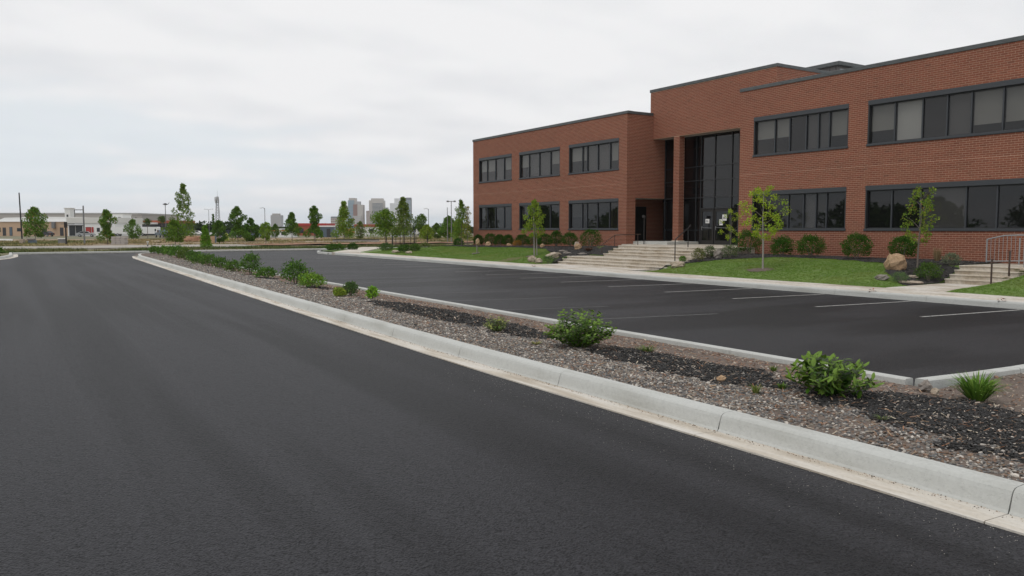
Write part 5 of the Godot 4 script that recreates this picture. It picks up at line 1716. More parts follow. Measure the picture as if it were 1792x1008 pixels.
func far_plants() -> void:
	bush("planter_shrub", "wide green shrub in the end planter of the sidewalk", "shrub", "", Vector3(25.2, 0.1, -69.8), 1.7, 0.62, {"n": 1000, "leaf": 0.11, "col": Color(0.055, 0.10, 0.026)})
	bush("planter_shrub", "compact dark shrub right of the wide one in the end planter", "shrub", "", Vector3(26.5, 0.1, -69.0), 0.95, 0.68, {"n": 700, "leaf": 0.10, "col": Color(0.035, 0.075, 0.022), "ragged": 0.15})
	bush("planter_shrub", "small shrub at the back of the end planter, half hidden by the wide one", "shrub", "", Vector3(25.6, 0.1, -72.0), 1.2, 0.5, {"n": 500, "leaf": 0.10, "col": Color(0.06, 0.105, 0.035)})
	bush("planter_shrub", "bushy shrub among pale stones at the left end of the lawn", "shrub", "", on_slope(25.1, -54.9), 0.9, 0.55, {"n": 800, "leaf": 0.09, "col": Color(0.05, 0.10, 0.026)})
	bush("planter_shrub", "lighter shrub behind the bushy one among the pale stones", "shrub", "", on_slope(26.0, -54.9), 0.8, 0.5, {"n": 700, "leaf": 0.09, "col": Color(0.09, 0.14, 0.045)})
	bush("planter_shrub", "mounded grey-green shrub where the lawn meets the back walkway", "shrub", "", on_slope(25.6, -59.3), 1.2, 0.6, {"n": 800, "leaf": 0.09, "col": Color(0.07, 0.11, 0.05)})
	bush("planter_shrub", "tuft of grey-green weeds at the back edge of the lawn", "shrub", "", on_slope(28.6, -58.6), 0.9, 0.4, {"n": 400, "leaf": 0.09, "col": Color(0.12, 0.14, 0.07)})
	bush("roadside_shrub", "green shrub behind the curved kerb at the far left", "shrub", "", Vector3(-0.9, 0.1, -68.5), 1.3, 0.95, {"n": 900, "leaf": 0.11, "col": Color(0.06, 0.12, 0.025)})
	bush("clipped_shrub", "round dark shrub on the lawn past the end of the left wing", "shrub", "", Vector3(42.70, 0, -78.89), 1.25, 1.0, {"n": 1200, "leaf": 0.10, "col": Color(0.04, 0.085, 0.022), "ragged": 0.12})
	var dk := Color(0.052, 0.098, 0.024)
	var T := [
		["tree", "leafy round-headed tree in front of the low tan building", Vector3(4.34, 0, -162.81), 5.9, 5.07, {"shape": "oval", "clear": 0.14, "n": 2600, "leaf": 0.26, "tinge": 0.06}],
		["tree", "columnar maple-like tree in front of the white annex", Vector3(11.23, 0, -117.08), 4.6, 3.19, {"shape": "lobed", "clear": 0.14, "n": 2400, "leaf": 0.19, "tinge": 0.06}],
		["tree", "small tree standing before the white trailers", Vector3(17.73, 0, -144.90), 3.6, 2.83, {"shape": "oval", "clear": 0.15, "n": 1200, "leaf": 0.21}],
		["tree", "tall spire-shaped tree with a thin ragged top, tallest beyond the road", Vector3(22.60, 0, -128.82), 9.0, 6.37, {"shape": "spire", "clear": 0.12, "n": 3000, "leaf": 0.20, "clumps": 54, "spread": 0.11, "col": Color(0.075, 0.115, 0.033)}],
		["tree", "broad low tree just left of the tall spire-shaped one", Vector3(17.47, 0, -104.86), 3.1, 3.42, {"shape": "oval", "clear": 0.2, "n": 2200, "leaf": 0.17, "col": Color(0.06, 0.105, 0.022)}],
		["tree", "bright green conical shrub-like tree right behind the far kerb", Vector3(17.19, 0, -86.12), 2.5, 1.47, {"shape": "cone", "clear": 0.08, "n": 2000, "leaf": 0.12, "clumps": 40, "spread": 0.2, "col": Color(0.075, 0.145, 0.025)}],
		["tree", "dark rounded tree at the foot of the mobile phone mast", Vector3(25.23, 0, -116.52), 3.3, 2.71, {"shape": "oval", "clear": 0.1, "n": 1800, "leaf": 0.18, "col": Color(0.04, 0.075, 0.022)}],
		["tree", "slim dark cypress-like tree beside the mobile phone mast", Vector3(37.28, 0, -177.50), 5.2, 1.30, {"shape": "cone", "clear": 0.1, "n": 900, "leaf": 0.2, "col": Color(0.045, 0.085, 0.03)}],
		["tree", "tall tree with a lobed crown and a side branch, right of the mast", Vector3(28.86, 0, -121.32), 5.4, 3.42, {"shape": "lobed", "clear": 0.16, "n": 2800, "leaf": 0.2, "col": dk}],
		["tree", "dense dark tree touching the lobed one on its right", Vector3(31.71, 0, -125.43), 3.7, 2.71, {"shape": "oval", "clear": 0.05, "n": 2200, "leaf": 0.19, "col": Color(0.04, 0.08, 0.022)}],
		["tree", "small bright tree with a crooked stem in front of a street lamp", Vector3(28.78, 0, -106.00), 2.9, 1.89, {"shape": "vase", "clear": 0.25, "n": 1200, "leaf": 0.16, "col": Color(0.085, 0.14, 0.03)}],
		["tree", "dark bushy tree below the small distant tower", Vector3(45.49, 0, -160.49), 3.0, 2.12, {"shape": "oval", "clear": 0.2, "n": 900, "leaf": 0.2, "col": Color(0.05, 0.085, 0.03)}],
		["tree", "pyramidal tree leaning slightly, on a dark forked trunk", Vector3(36.52, 0, -120.04), 4.6, 3.07, {"shape": "cone", "clear": 0.28, "n": 2200, "leaf": 0.19, "col": dk}],
		["tree", "tall two-stemmed tree with a knobbly crown before the red roof", Vector3(36.76, 0, -110.42), 5.3, 3.19, {"shape": "lobed", "clear": 0.2, "n": 2800, "leaf": 0.2, "twin": true, "col": dk}],
		["tree", "tree with a wispy leaning top in front of the blue glass tower", Vector3(42.79, 0, -114.89), 6.2, 4.13, {"shape": "spire", "clear": 0.15, "n": 3200, "leaf": 0.2, "clumps": 44, "spread": 0.2, "col": Color(0.085, 0.135, 0.028), "tinge": 0.05}],
		["tree", "grey-green small tree before the rust-roofed building", Vector3(52.29, 0, -132.55), 3.4, 2.24, {"shape": "oval", "clear": 0.15, "n": 900, "leaf": 0.2, "col": Color(0.075, 0.10, 0.045)}],
		["tree", "wide tree with a smaller round top behind the dark post frame", Vector3(35.60, 0, -82.78), 4.1, 4.60, {"shape": "lobed", "clear": 0.36, "n": 3200, "leaf": 0.17, "clumps": 40, "spread": 0.24, "col": Color(0.07, 0.115, 0.026)}],
		["tree", "narrow pointed tree rising from the dark post frame", Vector3(36.48, 0, -79.86), 5.6, 3.19, {"shape": "spire", "clear": 0.26, "n": 3000, "leaf": 0.15, "clumps": 44, "spread": 0.19, "col": Color(0.075, 0.105, 0.035)}],
		["tree", "dark slanting tree in front of the white stepped tower", Vector3(61.23, 0, -126.91), 4.6, 2.95, {"shape": "vase", "clear": 0.35, "n": 1700, "leaf": 0.2, "col": Color(0.05, 0.085, 0.028)}],
		["tree", "low yellowish tree right of the narrow pointed one", Vector3(53.28, 0, -108.28), 2.6, 2.95, {"shape": "oval", "clear": 0.25, "n": 1700, "leaf": 0.18, "col": Color(0.095, 0.135, 0.028)}],
		["tree", "dusky tree below the curved street lamp", Vector3(63.67, 0, -125.37), 3.0, 2.60, {"shape": "oval", "clear": 0.2, "n": 1400, "leaf": 0.2, "col": Color(0.055, 0.09, 0.03)}],
		["tree", "spreading dark tree under the double flood light", Vector3(60.61, 0, -115.47), 4.1, 3.54, {"shape": "oval", "clear": 0.22, "n": 2600, "leaf": 0.2, "col": dk}],
		["tree", "lighter tree between the flood light and the office", Vector3(57.32, 0, -105.72), 3.6, 2.83, {"shape": "lobed", "clear": 0.2, "n": 2000, "leaf": 0.18, "col": Color(0.075, 0.125, 0.03)}]]
	for r in T:
		tree(r[0], r[1], "trees beyond the end of the road", r[2], r[3], r[4], r[5])
	# a mass of far woods on the skyline
	var clump := Geo.new()
	clump.colored = true
	for k in 60:
		var d := Vector3(rng.randfn(), rng.randfn(), rng.randfn()).normalized()
		var v := rng.randf_range(0.7, 1.3)
		clump.leaf(d * rng.randf_range(0.5, 1.0), d, d.cross(Vector3(rng.randfn(), rng.randfn(), rng.randfn())).normalized(), 0.5, 0.4, 0.1, Color(v, v, v))
	var cm := clump.mesh()
	var f := Flock.new()
	for r in [[Vector3(57.83, 0, -318.25), Vector3(74.09, 0, -307.99), 5.2, 260], [Vector3(60.72, 0, -458.33), Vector3(80.96, 0, -445.55), 6.0, 150], [Vector3(103.73, 0, -431.18), Vector3(149.27, 0, -402.44), 4.2, 200], [Vector3(147.46, 0, -332.63), Vector3(177.82, 0, -313.47), 4.6, 240], [Vector3(-21.93, 0, -628.74), Vector3(75.18, 0, -567.45), 5.0, 160]]:
		for k in r[3]:
			var p: Vector3 = r[0].lerp(r[1], rng.randf())
			p += Vector3(rng.randf_range(-8, 8), 0, rng.randf_range(-12, 12))
			var hgt: float = r[2] * rng.randf_range(0.35, 1.0) * (0.75 + 0.5 * wobble.get_noise_2d(p.x * 3.0, p.z * 3.0))
			var s := rng.randf_range(0.9, 2.0)
			var v := rng.randf_range(0.7, 1.2)
			f.put(Transform3D(Basis(UP, rng.randf() * TAU) * Basis.from_scale(Vector3(s * 1.5, s, s * 1.5)), Vector3(p.x, maxf(0.3, hgt - s) * rng.randf(), p.z) + UP * 0.4), Color(0.055, 0.085, 0.032) * v)
	tag(flock("far_woods", f, cm, M.leaves, self), "dark line of distant woods along the horizon", "woods")
	# weeds and dry grass
	var w := Geo.new()
	for k in 14:
		var a := rng.randf() * TAU
		var d := Vector3(cos(a), 0, sin(a))
		var s := Vector3(-sin(a), 0, cos(a)) * 0.05
		var q := d * rng.randf_range(0.0, 0.35)
		w.tri(q - s, q + s, q + d * 0.3 + UP * rng.randf_range(0.5, 1.0))
	var wm := w.mesh()
	f = Flock.new()
	for k in 5200:
		var x := rng.randf_range(-14, 52)
		var z := rng.randf_range(-86.5, -76.9)
		if wobble.get_noise_2d(x * 6.0 + 50.0, z * 10.0) < -0.05: continue
		var c := Color(0.085, 0.125, 0.035).lerp(Color(0.25, 0.22, 0.11), clampf(0.4 + wobble.get_noise_2d(x * 5.0, z * 5.0) * 1.3, 0, 1)) * rng.randf_range(0.8, 1.2)
		f.put(Transform3D(Basis(UP, rng.randf() * TAU) * Basis.from_scale(Vector3(0.7, rng.randf_range(0.15, 0.42), 0.7)), Vector3(x, 0.06, z)), c)
	tag(flock("weeds", f, wm, M.grass, self), "green and straw-coloured weeds along the verge behind the far kerb", "weeds")
	f = Flock.new()
	for k in 11000:
		var z := -103.0 - 62.0 * rng.randf()
		var x := rng.randf_range(-30.0, 110.0)
		var m := wobble.get_noise_2d(x * 2.2 + 9.0, z * 2.2)
		if m < rng.randf_range(-0.25, 0.15): continue
		var c := Color(0.34, 0.27, 0.14).lerp(Color(0.12, 0.14, 0.05), clampf(m * 2.2 + rng.randf_range(-0.2, 0.4), 0, 1)) * rng.randf_range(0.8, 1.2)
		f.put(Transform3D(Basis(UP, rng.randf() * TAU) * Basis.from_scale(Vector3(1.0, rng.randf_range(0.12, 0.36), 1.0)), Vector3(x, 0.05, z)), c)
	tag(flock("dry_grass_field", f, wm, M.grass, self), "dry tan grass and scrub over the dirt lot", "dry grass")


func far_block(called: String, label: String, cat: String, p: Vector3, w: float, h: float, d: float, wall: Material, roof: Material, roof_h: float, openings: Array) -> Node3D:
	# a plain far building: front face at p, openings as [centre, sill, width, height, material]
	var t := thing(called, label, cat, p, FACING)
	box_part("wall", Vector3(-w / 2, -0.2, -d), Vector3(w / 2, h, 0), wall, t)
	box_part("roof", Vector3(-w / 2 - 0.15, h, -d - 0.1), Vector3(w / 2 + 0.15, h + roof_h, 0.15), roof, t)
	for o in openings:
		var kind: String = "door" if o[1] < 0.15 else "window"
		var n := Node3D.new()
		n.name = kind
		t.add_child(n, true)
		box_part("frame", Vector3(o[0] - o[2] / 2 - 0.06, o[1] - 0.05, 0.005), Vector3(o[0] + o[2] / 2 + 0.06, o[1] + o[3] + 0.06, 0.05), M.dark_grey, n)
		box_part("pane" if kind == "window" else "leaf", Vector3(o[0] - o[2] / 2, o[1], 0.055), Vector3(o[0] + o[2] / 2, o[1] + o[3], 0.065), o[4], n)
	return t


func tower(label: String, p: Vector3, blocks: Array) -> void:
	# a distant high-rise: blocks as [x0, x1, height, depth, forward, wall, glass, floors, columns, glass share]
	var t := thing("high_rise", label, "high-rise", p, FACING, "downtown towers")
	for b in blocks:
		box_part("wall", Vector3(b[0], -1, -b[3]), Vector3(b[1], b[2], b[4]), b[5], t)
		if b[7] == 0: continue
		var fh: float = b[2] / b[7]
		var w: float = b[1] - b[0]
		for k in b[7]:
			var g := Geo.new()
			var y0: float = k * fh + fh * 0.3
			var y1: float = y0 + fh * b[9]
			for c in b[8]:
				var x0: float = b[0] + w * (c + 0.14) / b[8]
				var x1: float = b[0] + w * (c + 0.86) / b[8]
				g.span(Vector3(x0, y0, b[4] + 0.02), Vector3(x1, y1, b[4] + 0.25))
			part("window_band", g, b[6], t)


func far_buildings() -> void:
	var G: Material = M.far_glass
	var t := far_block("low_building", "long low tan building with a white sloping roof edge at the far left", "building", Vector3(8.04, 0, -266.90), 19.0, 2.95, 14.0, M.tan_wall, M.white_paint, 0.12,
		[[-7.3, 0.1, 0.55, 1.6, M.dark_grey], [-5.9, 0.1, 0.5, 1.7, M.blue_grey], [-8.4, 0.9, 0.5, 0.8, G], [4.8, 0.1, 0.6, 1.6, M.dark_grey], [1.2, 0.95, 0.8, 0.5, G], [-4.2, 1.0, 0.7, 0.6, G], [7.4, 1.1, 0.9, 0.7, G]])
	var g := Geo.new()
	g.prism(PackedVector2Array([Vector2(-9.4, 3.08), Vector2(9.5, 3.08), Vector2(8.8, 3.95), Vector2(1.0, 4.05), Vector2(-7.6, 3.85)]), 9.0, Transform3D(Basis(), Vector3(0, 0, -5.2)))
	part("pitched_roof", g, M.white_paint, t)
	box_part("air_unit", Vector3(3.0, 1.6, 0.06), Vector3(3.6, 2.9, 0.6), M.steel, t)
	box_part("brick_end", Vector3(-13.5, -0.2, -6), Vector3(-9.55, 3.5, -0.4), M.warm_grey, t)
	t.scale = Vector3.ONE * 1.36
	t = far_block("annex_building", "white flat-roofed annex with dark shop openings right of the tan building", "building", Vector3(20.60, 0, -256.61), 9.6, 2.6, 12.0, M.white_paint, M.off_white, 1.15,
		[[-3.9, 0.1, 1.1, 1.9, G], [-2.5, 0.1, 1.2, 1.9, G], [-0.6, 0.6, 1.0, 1.15, M.red], [1.4, 0.9, 0.5, 0.7, G]])
	box_part("red_sign", Vector3(0.1, 0.7, 0.06), Vector3(0.45, 1.8, 0.12), M.red, t)
	box_part("awning", Vector3(-4.6, 2.1, 0), Vector3(-1.7, 2.2, 0.9), M.dark_grey, t)
	t.scale = Vector3.ONE * 1.4
	far_block("warehouse", "long grey warehouse filling the background at the far left", "warehouse", Vector3(11.57, 0, -371.10), 78.0, 8.0, 40.0, M.warm_grey, M.pale_grey, 0.35,
		[[-18, 5.2, 5.0, 0.5, M.dark_grey], [5, 4.6, 9.0, 0.3, M.dark_grey], [-30, 4.0, 4.0, 1.2, M.dark_grey]])
	far_block("hall", "darker brown-grey hall at the right end of the long warehouse", "warehouse", Vector3(38.31, 0, -330.57), 11.5, 7.2, 20.0, M.grey_block, M.warm_grey, 0.25,
		[[-3.5, 3.2, 0.5, 3.0, M.dark_grey], [-1.2, 3.2, 0.5, 3.0, M.dark_grey], [1.2, 3.2, 0.5, 3.0, M.dark_grey], [3.5, 3.2, 0.5, 3.0, M.dark_grey]])
	far_block("chimney_tower", "white square tower block rising above the long warehouse", "tower", Vector3(18.38, 0, -319.50), 1.9, 9.0, 3.0, M.white_paint, M.off_white, 0.3, [[0.0, 6.2, 0.5, 0.7, M.dark_grey]])
	t = far_block("white_tower", "white two-storey stair tower behind the columnar maple-like tree", "building", Vector3(27.72, 0, -261.57), 2.5, 4.5, 4.0, M.white_paint, M.off_white, 0.2, [[0.6, 3.6, 0.5, 0.4, G], [0.3, 1.5, 1.1, 0.9, G]])
	t.scale = Vector3.ONE * 1.35
	t = far_block("red_roofed_shop", "low shop with a red roof band and dark windows behind the trailers", "building", Vector3(39.77, 0, -284.71), 15.0, 3.2, 12.0, M.dark_grey, M.rust, 0.75, [[-4.0, 0.8, 4.0, 1.6, G], [1.5, 0.8, 4.5, 1.6, G], [5.6, 0.8, 1.6, 1.6, M.pale_grey]])
	t.scale = Vector3.ONE * 1.2
	t = far_block("white_shop", "white fascia building left of the red-roofed shop", "building", Vector3(33.09, 0, -277.11), 7.0, 2.9, 10.0, M.dark_grey, M.white_paint, 0.5, [[-1.5, 0.6, 2.5, 1.8, G], [1.6, 0.6, 1.6, 1.8, G]])
	t.scale = Vector3.ONE * 1.2
	far_block("red_roofed_hall", "wide hall with a dark red roof band behind the two-stemmed tree", "building", Vector3(79.97, 0, -245.16), 10.5, 3.0, 12.0, M.rust, M.red, 0.75, [[-2.8, 0.8, 2.0, 1.3, G], [1.6, 0.8, 2.4, 1.3, G]])
	far_block("rust_roofed_building", "low building with a rust-coloured roof right below the downtown towers", "building", Vector3(91.51, 0, -226.04), 7.5, 2.6, 10.0, M.off_white, M.rust, 0.8, [[-1.6, 0.9, 1.2, 1.0, G], [1.2, 0.9, 1.4, 1.0, G]])
	far_block("small_pavilion", "small building with a bright flat roof left of the wispy-topped tree", "building", Vector3(64.32, 0, -184.08), 3.4, 2.5, 5.0, M.blue_grey, M.white_paint, 0.3, [[0.4, 0.1, 0.8, 1.9, M.dark_grey]])
	far_block("white_shed", "long white shed with orange stripe under the small distant tower", "shed", Vector3(56.27, 0, -195.08), 5.4, 1.5, 6.0, M.white_paint, M.orange, 0.16, [[-1.4, 0.1, 1.1, 1.2, M.pale_grey], [1.0, 0.6, 1.0, 0.6, G]])
	far_block("canopy_building", "flat white canopy building under the white stepped tower", "building", Vector3(87.29, 0, -193.24), 5.0, 3.2, 6.0, M.pale_grey, M.white_paint, 0.35, [[-0.8, 0.5, 1.6, 2.0, G], [1.2, 0.5, 1.4, 2.0, G]])
	# downtown
	var D := 2400.0
	tower("lone distant grey tower with a stepped top, left of downtown", Vector3(683.83, 0, -2406.43), [[-15.5, 15.5, 42.0, 25.0, 0.0, M.tower_grey, M.warm_grey, 12, 5, 0.5], [-11.0, 9.0, 47.0, 20.0, -1.0, M.warm_grey, M.pale_grey, 0, 0, 0.5]])
	tower("short distant beige block at the left edge of downtown", Vector3(837.08, 0, -2309.71), [[-17, 20, 33.0, 25.0, 0.0, M.tower_beige, M.tower_brown, 5, 6, 0.5], [-17, 2, 38.0, 25.0, -1.0, M.steel, M.steel, 0, 0, 0.5]])
	tower("downtown tower of blue glass with a brown panel and a beige flank", Vector3(884.79, 0, -2279.60), [[-21.5, -3.0, 86.0, 25.0, 0.0, M.blue_glass, M.tower_grey, 20, 4, 0.3], [-19.0, 1.5, 93.0, 25.0, -2.0, M.tower_beige, M.tower_grey, 0, 0, 0.5],
		[-5.0, 7.0, 74.0, 25.0, 5.0, M.tower_brown, M.tower_grey, 0, 0, 0.3], [1.5, 14.0, 83.0, 22.0, -3.0, M.tower_grey, M.pale_grey, 14, 3, 0.4], [7.0, 24.0, 73.0, 25.0, 4.0, M.tower_beige, M.tower_beige, 0, 0, 0.5], [-6.0, 20.0, 40.0, 25.0, 9.0, M.tower_beige, M.tower_grey, 7, 6, 0.5]])
	tower("broad beige downtown tower with a dark window grid on its right half", Vector3(938.28, 0, -2245.84), [[-22.0, 22.5, 86.0, 30.0, 0.0, M.tower_beige, M.tower_grey, 0, 0, 0.5], [-16.0, 19.0, 92.0, 26.0, -2.0, M.tower_beige, M.tower_grey, 0, 0, 0.5], [-11.5, 19.5, 78.0, 20.0, 2.0, M.tower_beige, M.blue_grey, 20, 9, 0.62]])
	tower("slim low block in front of the broad beige downtown tower", Vector3(898.91, 0, -2211.56), [[-6.5, 4.5, 54.0, 18.0, 0.0, M.tower_beige, M.tower_brown, 14, 2, 0.5]])
	tower("narrow grey block behind the broad beige downtown tower", Vector3(993.46, 0, -2305.62), [[-5.0, 7.0, 67.0, 18.0, 0.0, M.tower_grey, M.steel, 12, 2, 0.5]])
	tower("white stepped downtown tower, palest of the group", Vector3(990.32, 0, -2212.99), [[-21.0, 24.0, 78.0, 30.0, 0.0, M.tower_white, M.tower_white, 16, 8, 0.45], [-8.0, 19.0, 92.0, 24.0, -2.0, M.tower_white, M.pale_grey, 0, 0, 0.5], [-21.0, 24.0, 30.0, 30.0, 4.0, M.tower_white, M.pale_grey, 0, 0, 0.5]])
	tower("rightmost downtown tower, blue-grey with a dark cap", Vector3(1026.27, 0, -2213.95), [[-9.5, 9.5, 88.0, 22.0, 0.0, M.tower_grey, M.blue_glass, 22, 4, 0.5], [-6.0, 9.5, 95.0, 20.0, -1.0, M.steel, M.steel, 0, 0, 0.5]])


func wheel(t: Node3D, p: Vector3, r: float) -> void:
	var n := Node3D.new()
	n.name = "wheel"
	n.position = p
	t.add_child(n, true)
	var g := Geo.new()
	g.tube([Vector3(0, 0, -0.11), Vector3(0, 0, 0.11)], [r, r], 14)
	part("tyre", g, M.tyre, n)
	g = Geo.new()
	g.tube([Vector3(0, 0, -0.12), Vector3(0, 0, 0.12)], [r * 0.58, r * 0.58], 10)
	part("rim", g, M.silver, n)


func vehicle(called: String, label: String, cat: String, p: Vector3, turn: float, paint: Material, kind: String, group := "") -> void:
	# length along local x, nose towards +x
	var t := thing(called, label, cat, p, turn, group)
	var g := Geo.new()
	var wide := 1.75
	var outline: PackedVector2Array
	var glass: Array
	var wheels := [-1.35, 1.35]
	var r := 0.32
	match kind:
		"car":
			outline = PackedVector2Array([Vector2(-2.15, 0.35), Vector2(2.15, 0.35), Vector2(2.2, 0.62), Vector2(2.05, 0.80), Vector2(1.1, 0.92), Vector2(0.45, 1.38), Vector2(-1.0, 1.42), Vector2(-1.75, 1.02), Vector2(-2.18, 0.95)])
			glass = [[Vector2(0.98, 0.95), Vector2(0.42, 1.31), Vector2(-0.25, 1.34), Vector2(-0.25, 0.95)], [Vector2(-0.33, 0.95), Vector2(-0.33, 1.34), Vector2(-0.98, 1.35), Vector2(-1.55, 1.0)]]
		"pickup":
			outline = PackedVector2Array([Vector2(-2.6, 0.5), Vector2(2.6, 0.5), Vector2(2.62, 0.95), Vector2(2.45, 1.12), Vector2(1.35, 1.2), Vector2(0.85, 1.78), Vector2(-0.45, 1.8), Vector2(-0.6, 1.2), Vector2(-2.62, 1.15)])
			glass = [[Vector2(1.22, 1.22), Vector2(0.8, 1.7), Vector2(0.25, 1.72), Vector2(0.25, 1.22)], [Vector2(0.17, 1.22), Vector2(0.17, 1.72), Vector2(-0.4, 1.72), Vector2(-0.5, 1.22)]]
			wheels = [-1.7, 1.65]
			r = 0.4
			wide = 1.9
		"van":
			outline = PackedVector2Array([Vector2(-2.5, 0.4), Vector2(2.5, 0.4), Vector2(2.55, 0.9), Vector2(2.3, 1.15), Vector2(1.75, 1.9), Vector2(1.4, 2.1), Vector2(-2.45, 2.12), Vector2(-2.52, 1.0)])
			glass = [[Vector2(2.05, 1.2), Vector2(1.68, 1.75), Vector2(1.0, 1.8), Vector2(1.0, 1.2)], [Vector2(0.85, 1.2), Vector2(0.85, 1.8), Vector2(-0.7, 1.82), Vector2(-0.7, 1.2)]]
			wheels = [-1.55, 1.6]
			wide = 1.95
		"trailer":
			outline = PackedVector2Array([Vector2(-3.4, 0.6), Vector2(3.4, 0.6), Vector2(3.4, 2.45), Vector2(3.2, 2.58), Vector2(-3.25, 2.58), Vector2(-3.4, 2.45)])
			glass = [[Vector2(3.0, 1.3), Vector2(3.0, 2.0), Vector2(2.6, 2.0), Vector2(2.6, 1.3)]]
			wheels = [-1.7, -0.8]
			r = 0.38
			wide = 2.3
	g.prism(outline, wide, Transform3D())
	part("body", g, paint, t)
	for q in glass:
		g = Geo.new()
		g.prism(PackedVector2Array(q), wide + 0.02, Transform3D())
		part("window", g, M.far_glass, t)
	for x in wheels:
		for s in [-1.0, 1.0]:
			wheel(t, Vector3(x, r, s * (wide / 2 - 0.08)), r)
	if kind != "trailer":
		for s in [-1.0, 1.0]:
			var ex: float = outline[2].x
			box_part("headlight", Vector3(ex - 0.12, 0.62, s * wide * 0.36 - 0.14), Vector3(ex - 0.02, 0.78, s * wide * 0.36 + 0.14), M.pale_grey, t)
			box_part("tail_light", Vector3(-ex - 0.01, 0.72, s * wide * 0.40 - 0.1), Vector3(-ex + 0.06, 0.9, s * wide * 0.40 + 0.1), M.red, t)
	else:
		box_part("hitch", Vector3(3.4, 0.55, -0.06), Vector3(4.3, 0.66, 0.06), M.dark_grey, t)


func lamp_post(label: String, p: Vector3, h: float, kind: String) -> void:
	var t := thing("street_lamp", label, "street lamp", p, FACING)
	var g := Geo.new()
	g.tube([Vector3.ZERO, UP * h], [0.075, 0.05], 8)
	part("pole", g, M.steel, t)
	match kind:
		"disc":
			g = Geo.new()
			g.tube([UP * (h - 0.02), UP * (h + 0.10), UP * (h + 0.28)], [0.12, 0.42, 0.08], 12)
			part("head", g, M.steel, t)
			g = Geo.new()
			g.tube([UP * h, Vector3(0.45, h + 0.15, 0), Vector3(0.65, h + 0.42, 0)], [0.03, 0.05, 0.02], 6)
			part("arm", g, M.steel, t)
		"double":
			box_part("arm", Vector3(-0.62, h - 0.06, -0.04), Vector3(0.62, h + 0.03, 0.04), M.steel, t)
			for s in [-1.0, 1.0]:
				g = Geo.new()
				g.soft_box(Vector3(s * 0.5, h - 0.02, 0.1), Vector3(0.3, 0.22, 0.5), 0.04)
				part("head", g, M.steel, t)
		"curved":
			g = Geo.new()
			g.tube([UP * (h - 0.3), Vector3(-0.12, h, 0), Vector3(-0.45, h + 0.12, 0), Vector3(-0.62, h + 0.05, 0)], [0.045, 0.04, 0.035, 0.03], 6)
			part("arm", g, M.steel, t)
			g = Geo.new()
			g.soft_box(Vector3(-0.75, h + 0.02, 0), Vector3(0.4, 0.09, 0.2), 0.03)
			part("head", g, M.pale_grey, t)
		"cobra":
			for s in [-1.0, 1.0]:
				g = Geo.new()
				g.tube([UP * h, Vector3(s * 0.5, h + 0.18, 0), Vector3(s * 0.9, h + 0.2, 0)], [0.05, 0.04, 0.03], 6)
				part("arm", g, M.steel, t)
				g = Geo.new()
				g.soft_box(Vector3(s * 1.05, h + 0.2, 0), Vector3(0.4, 0.1, 0.2), 0.03)
				part("head", g, M.steel, t)


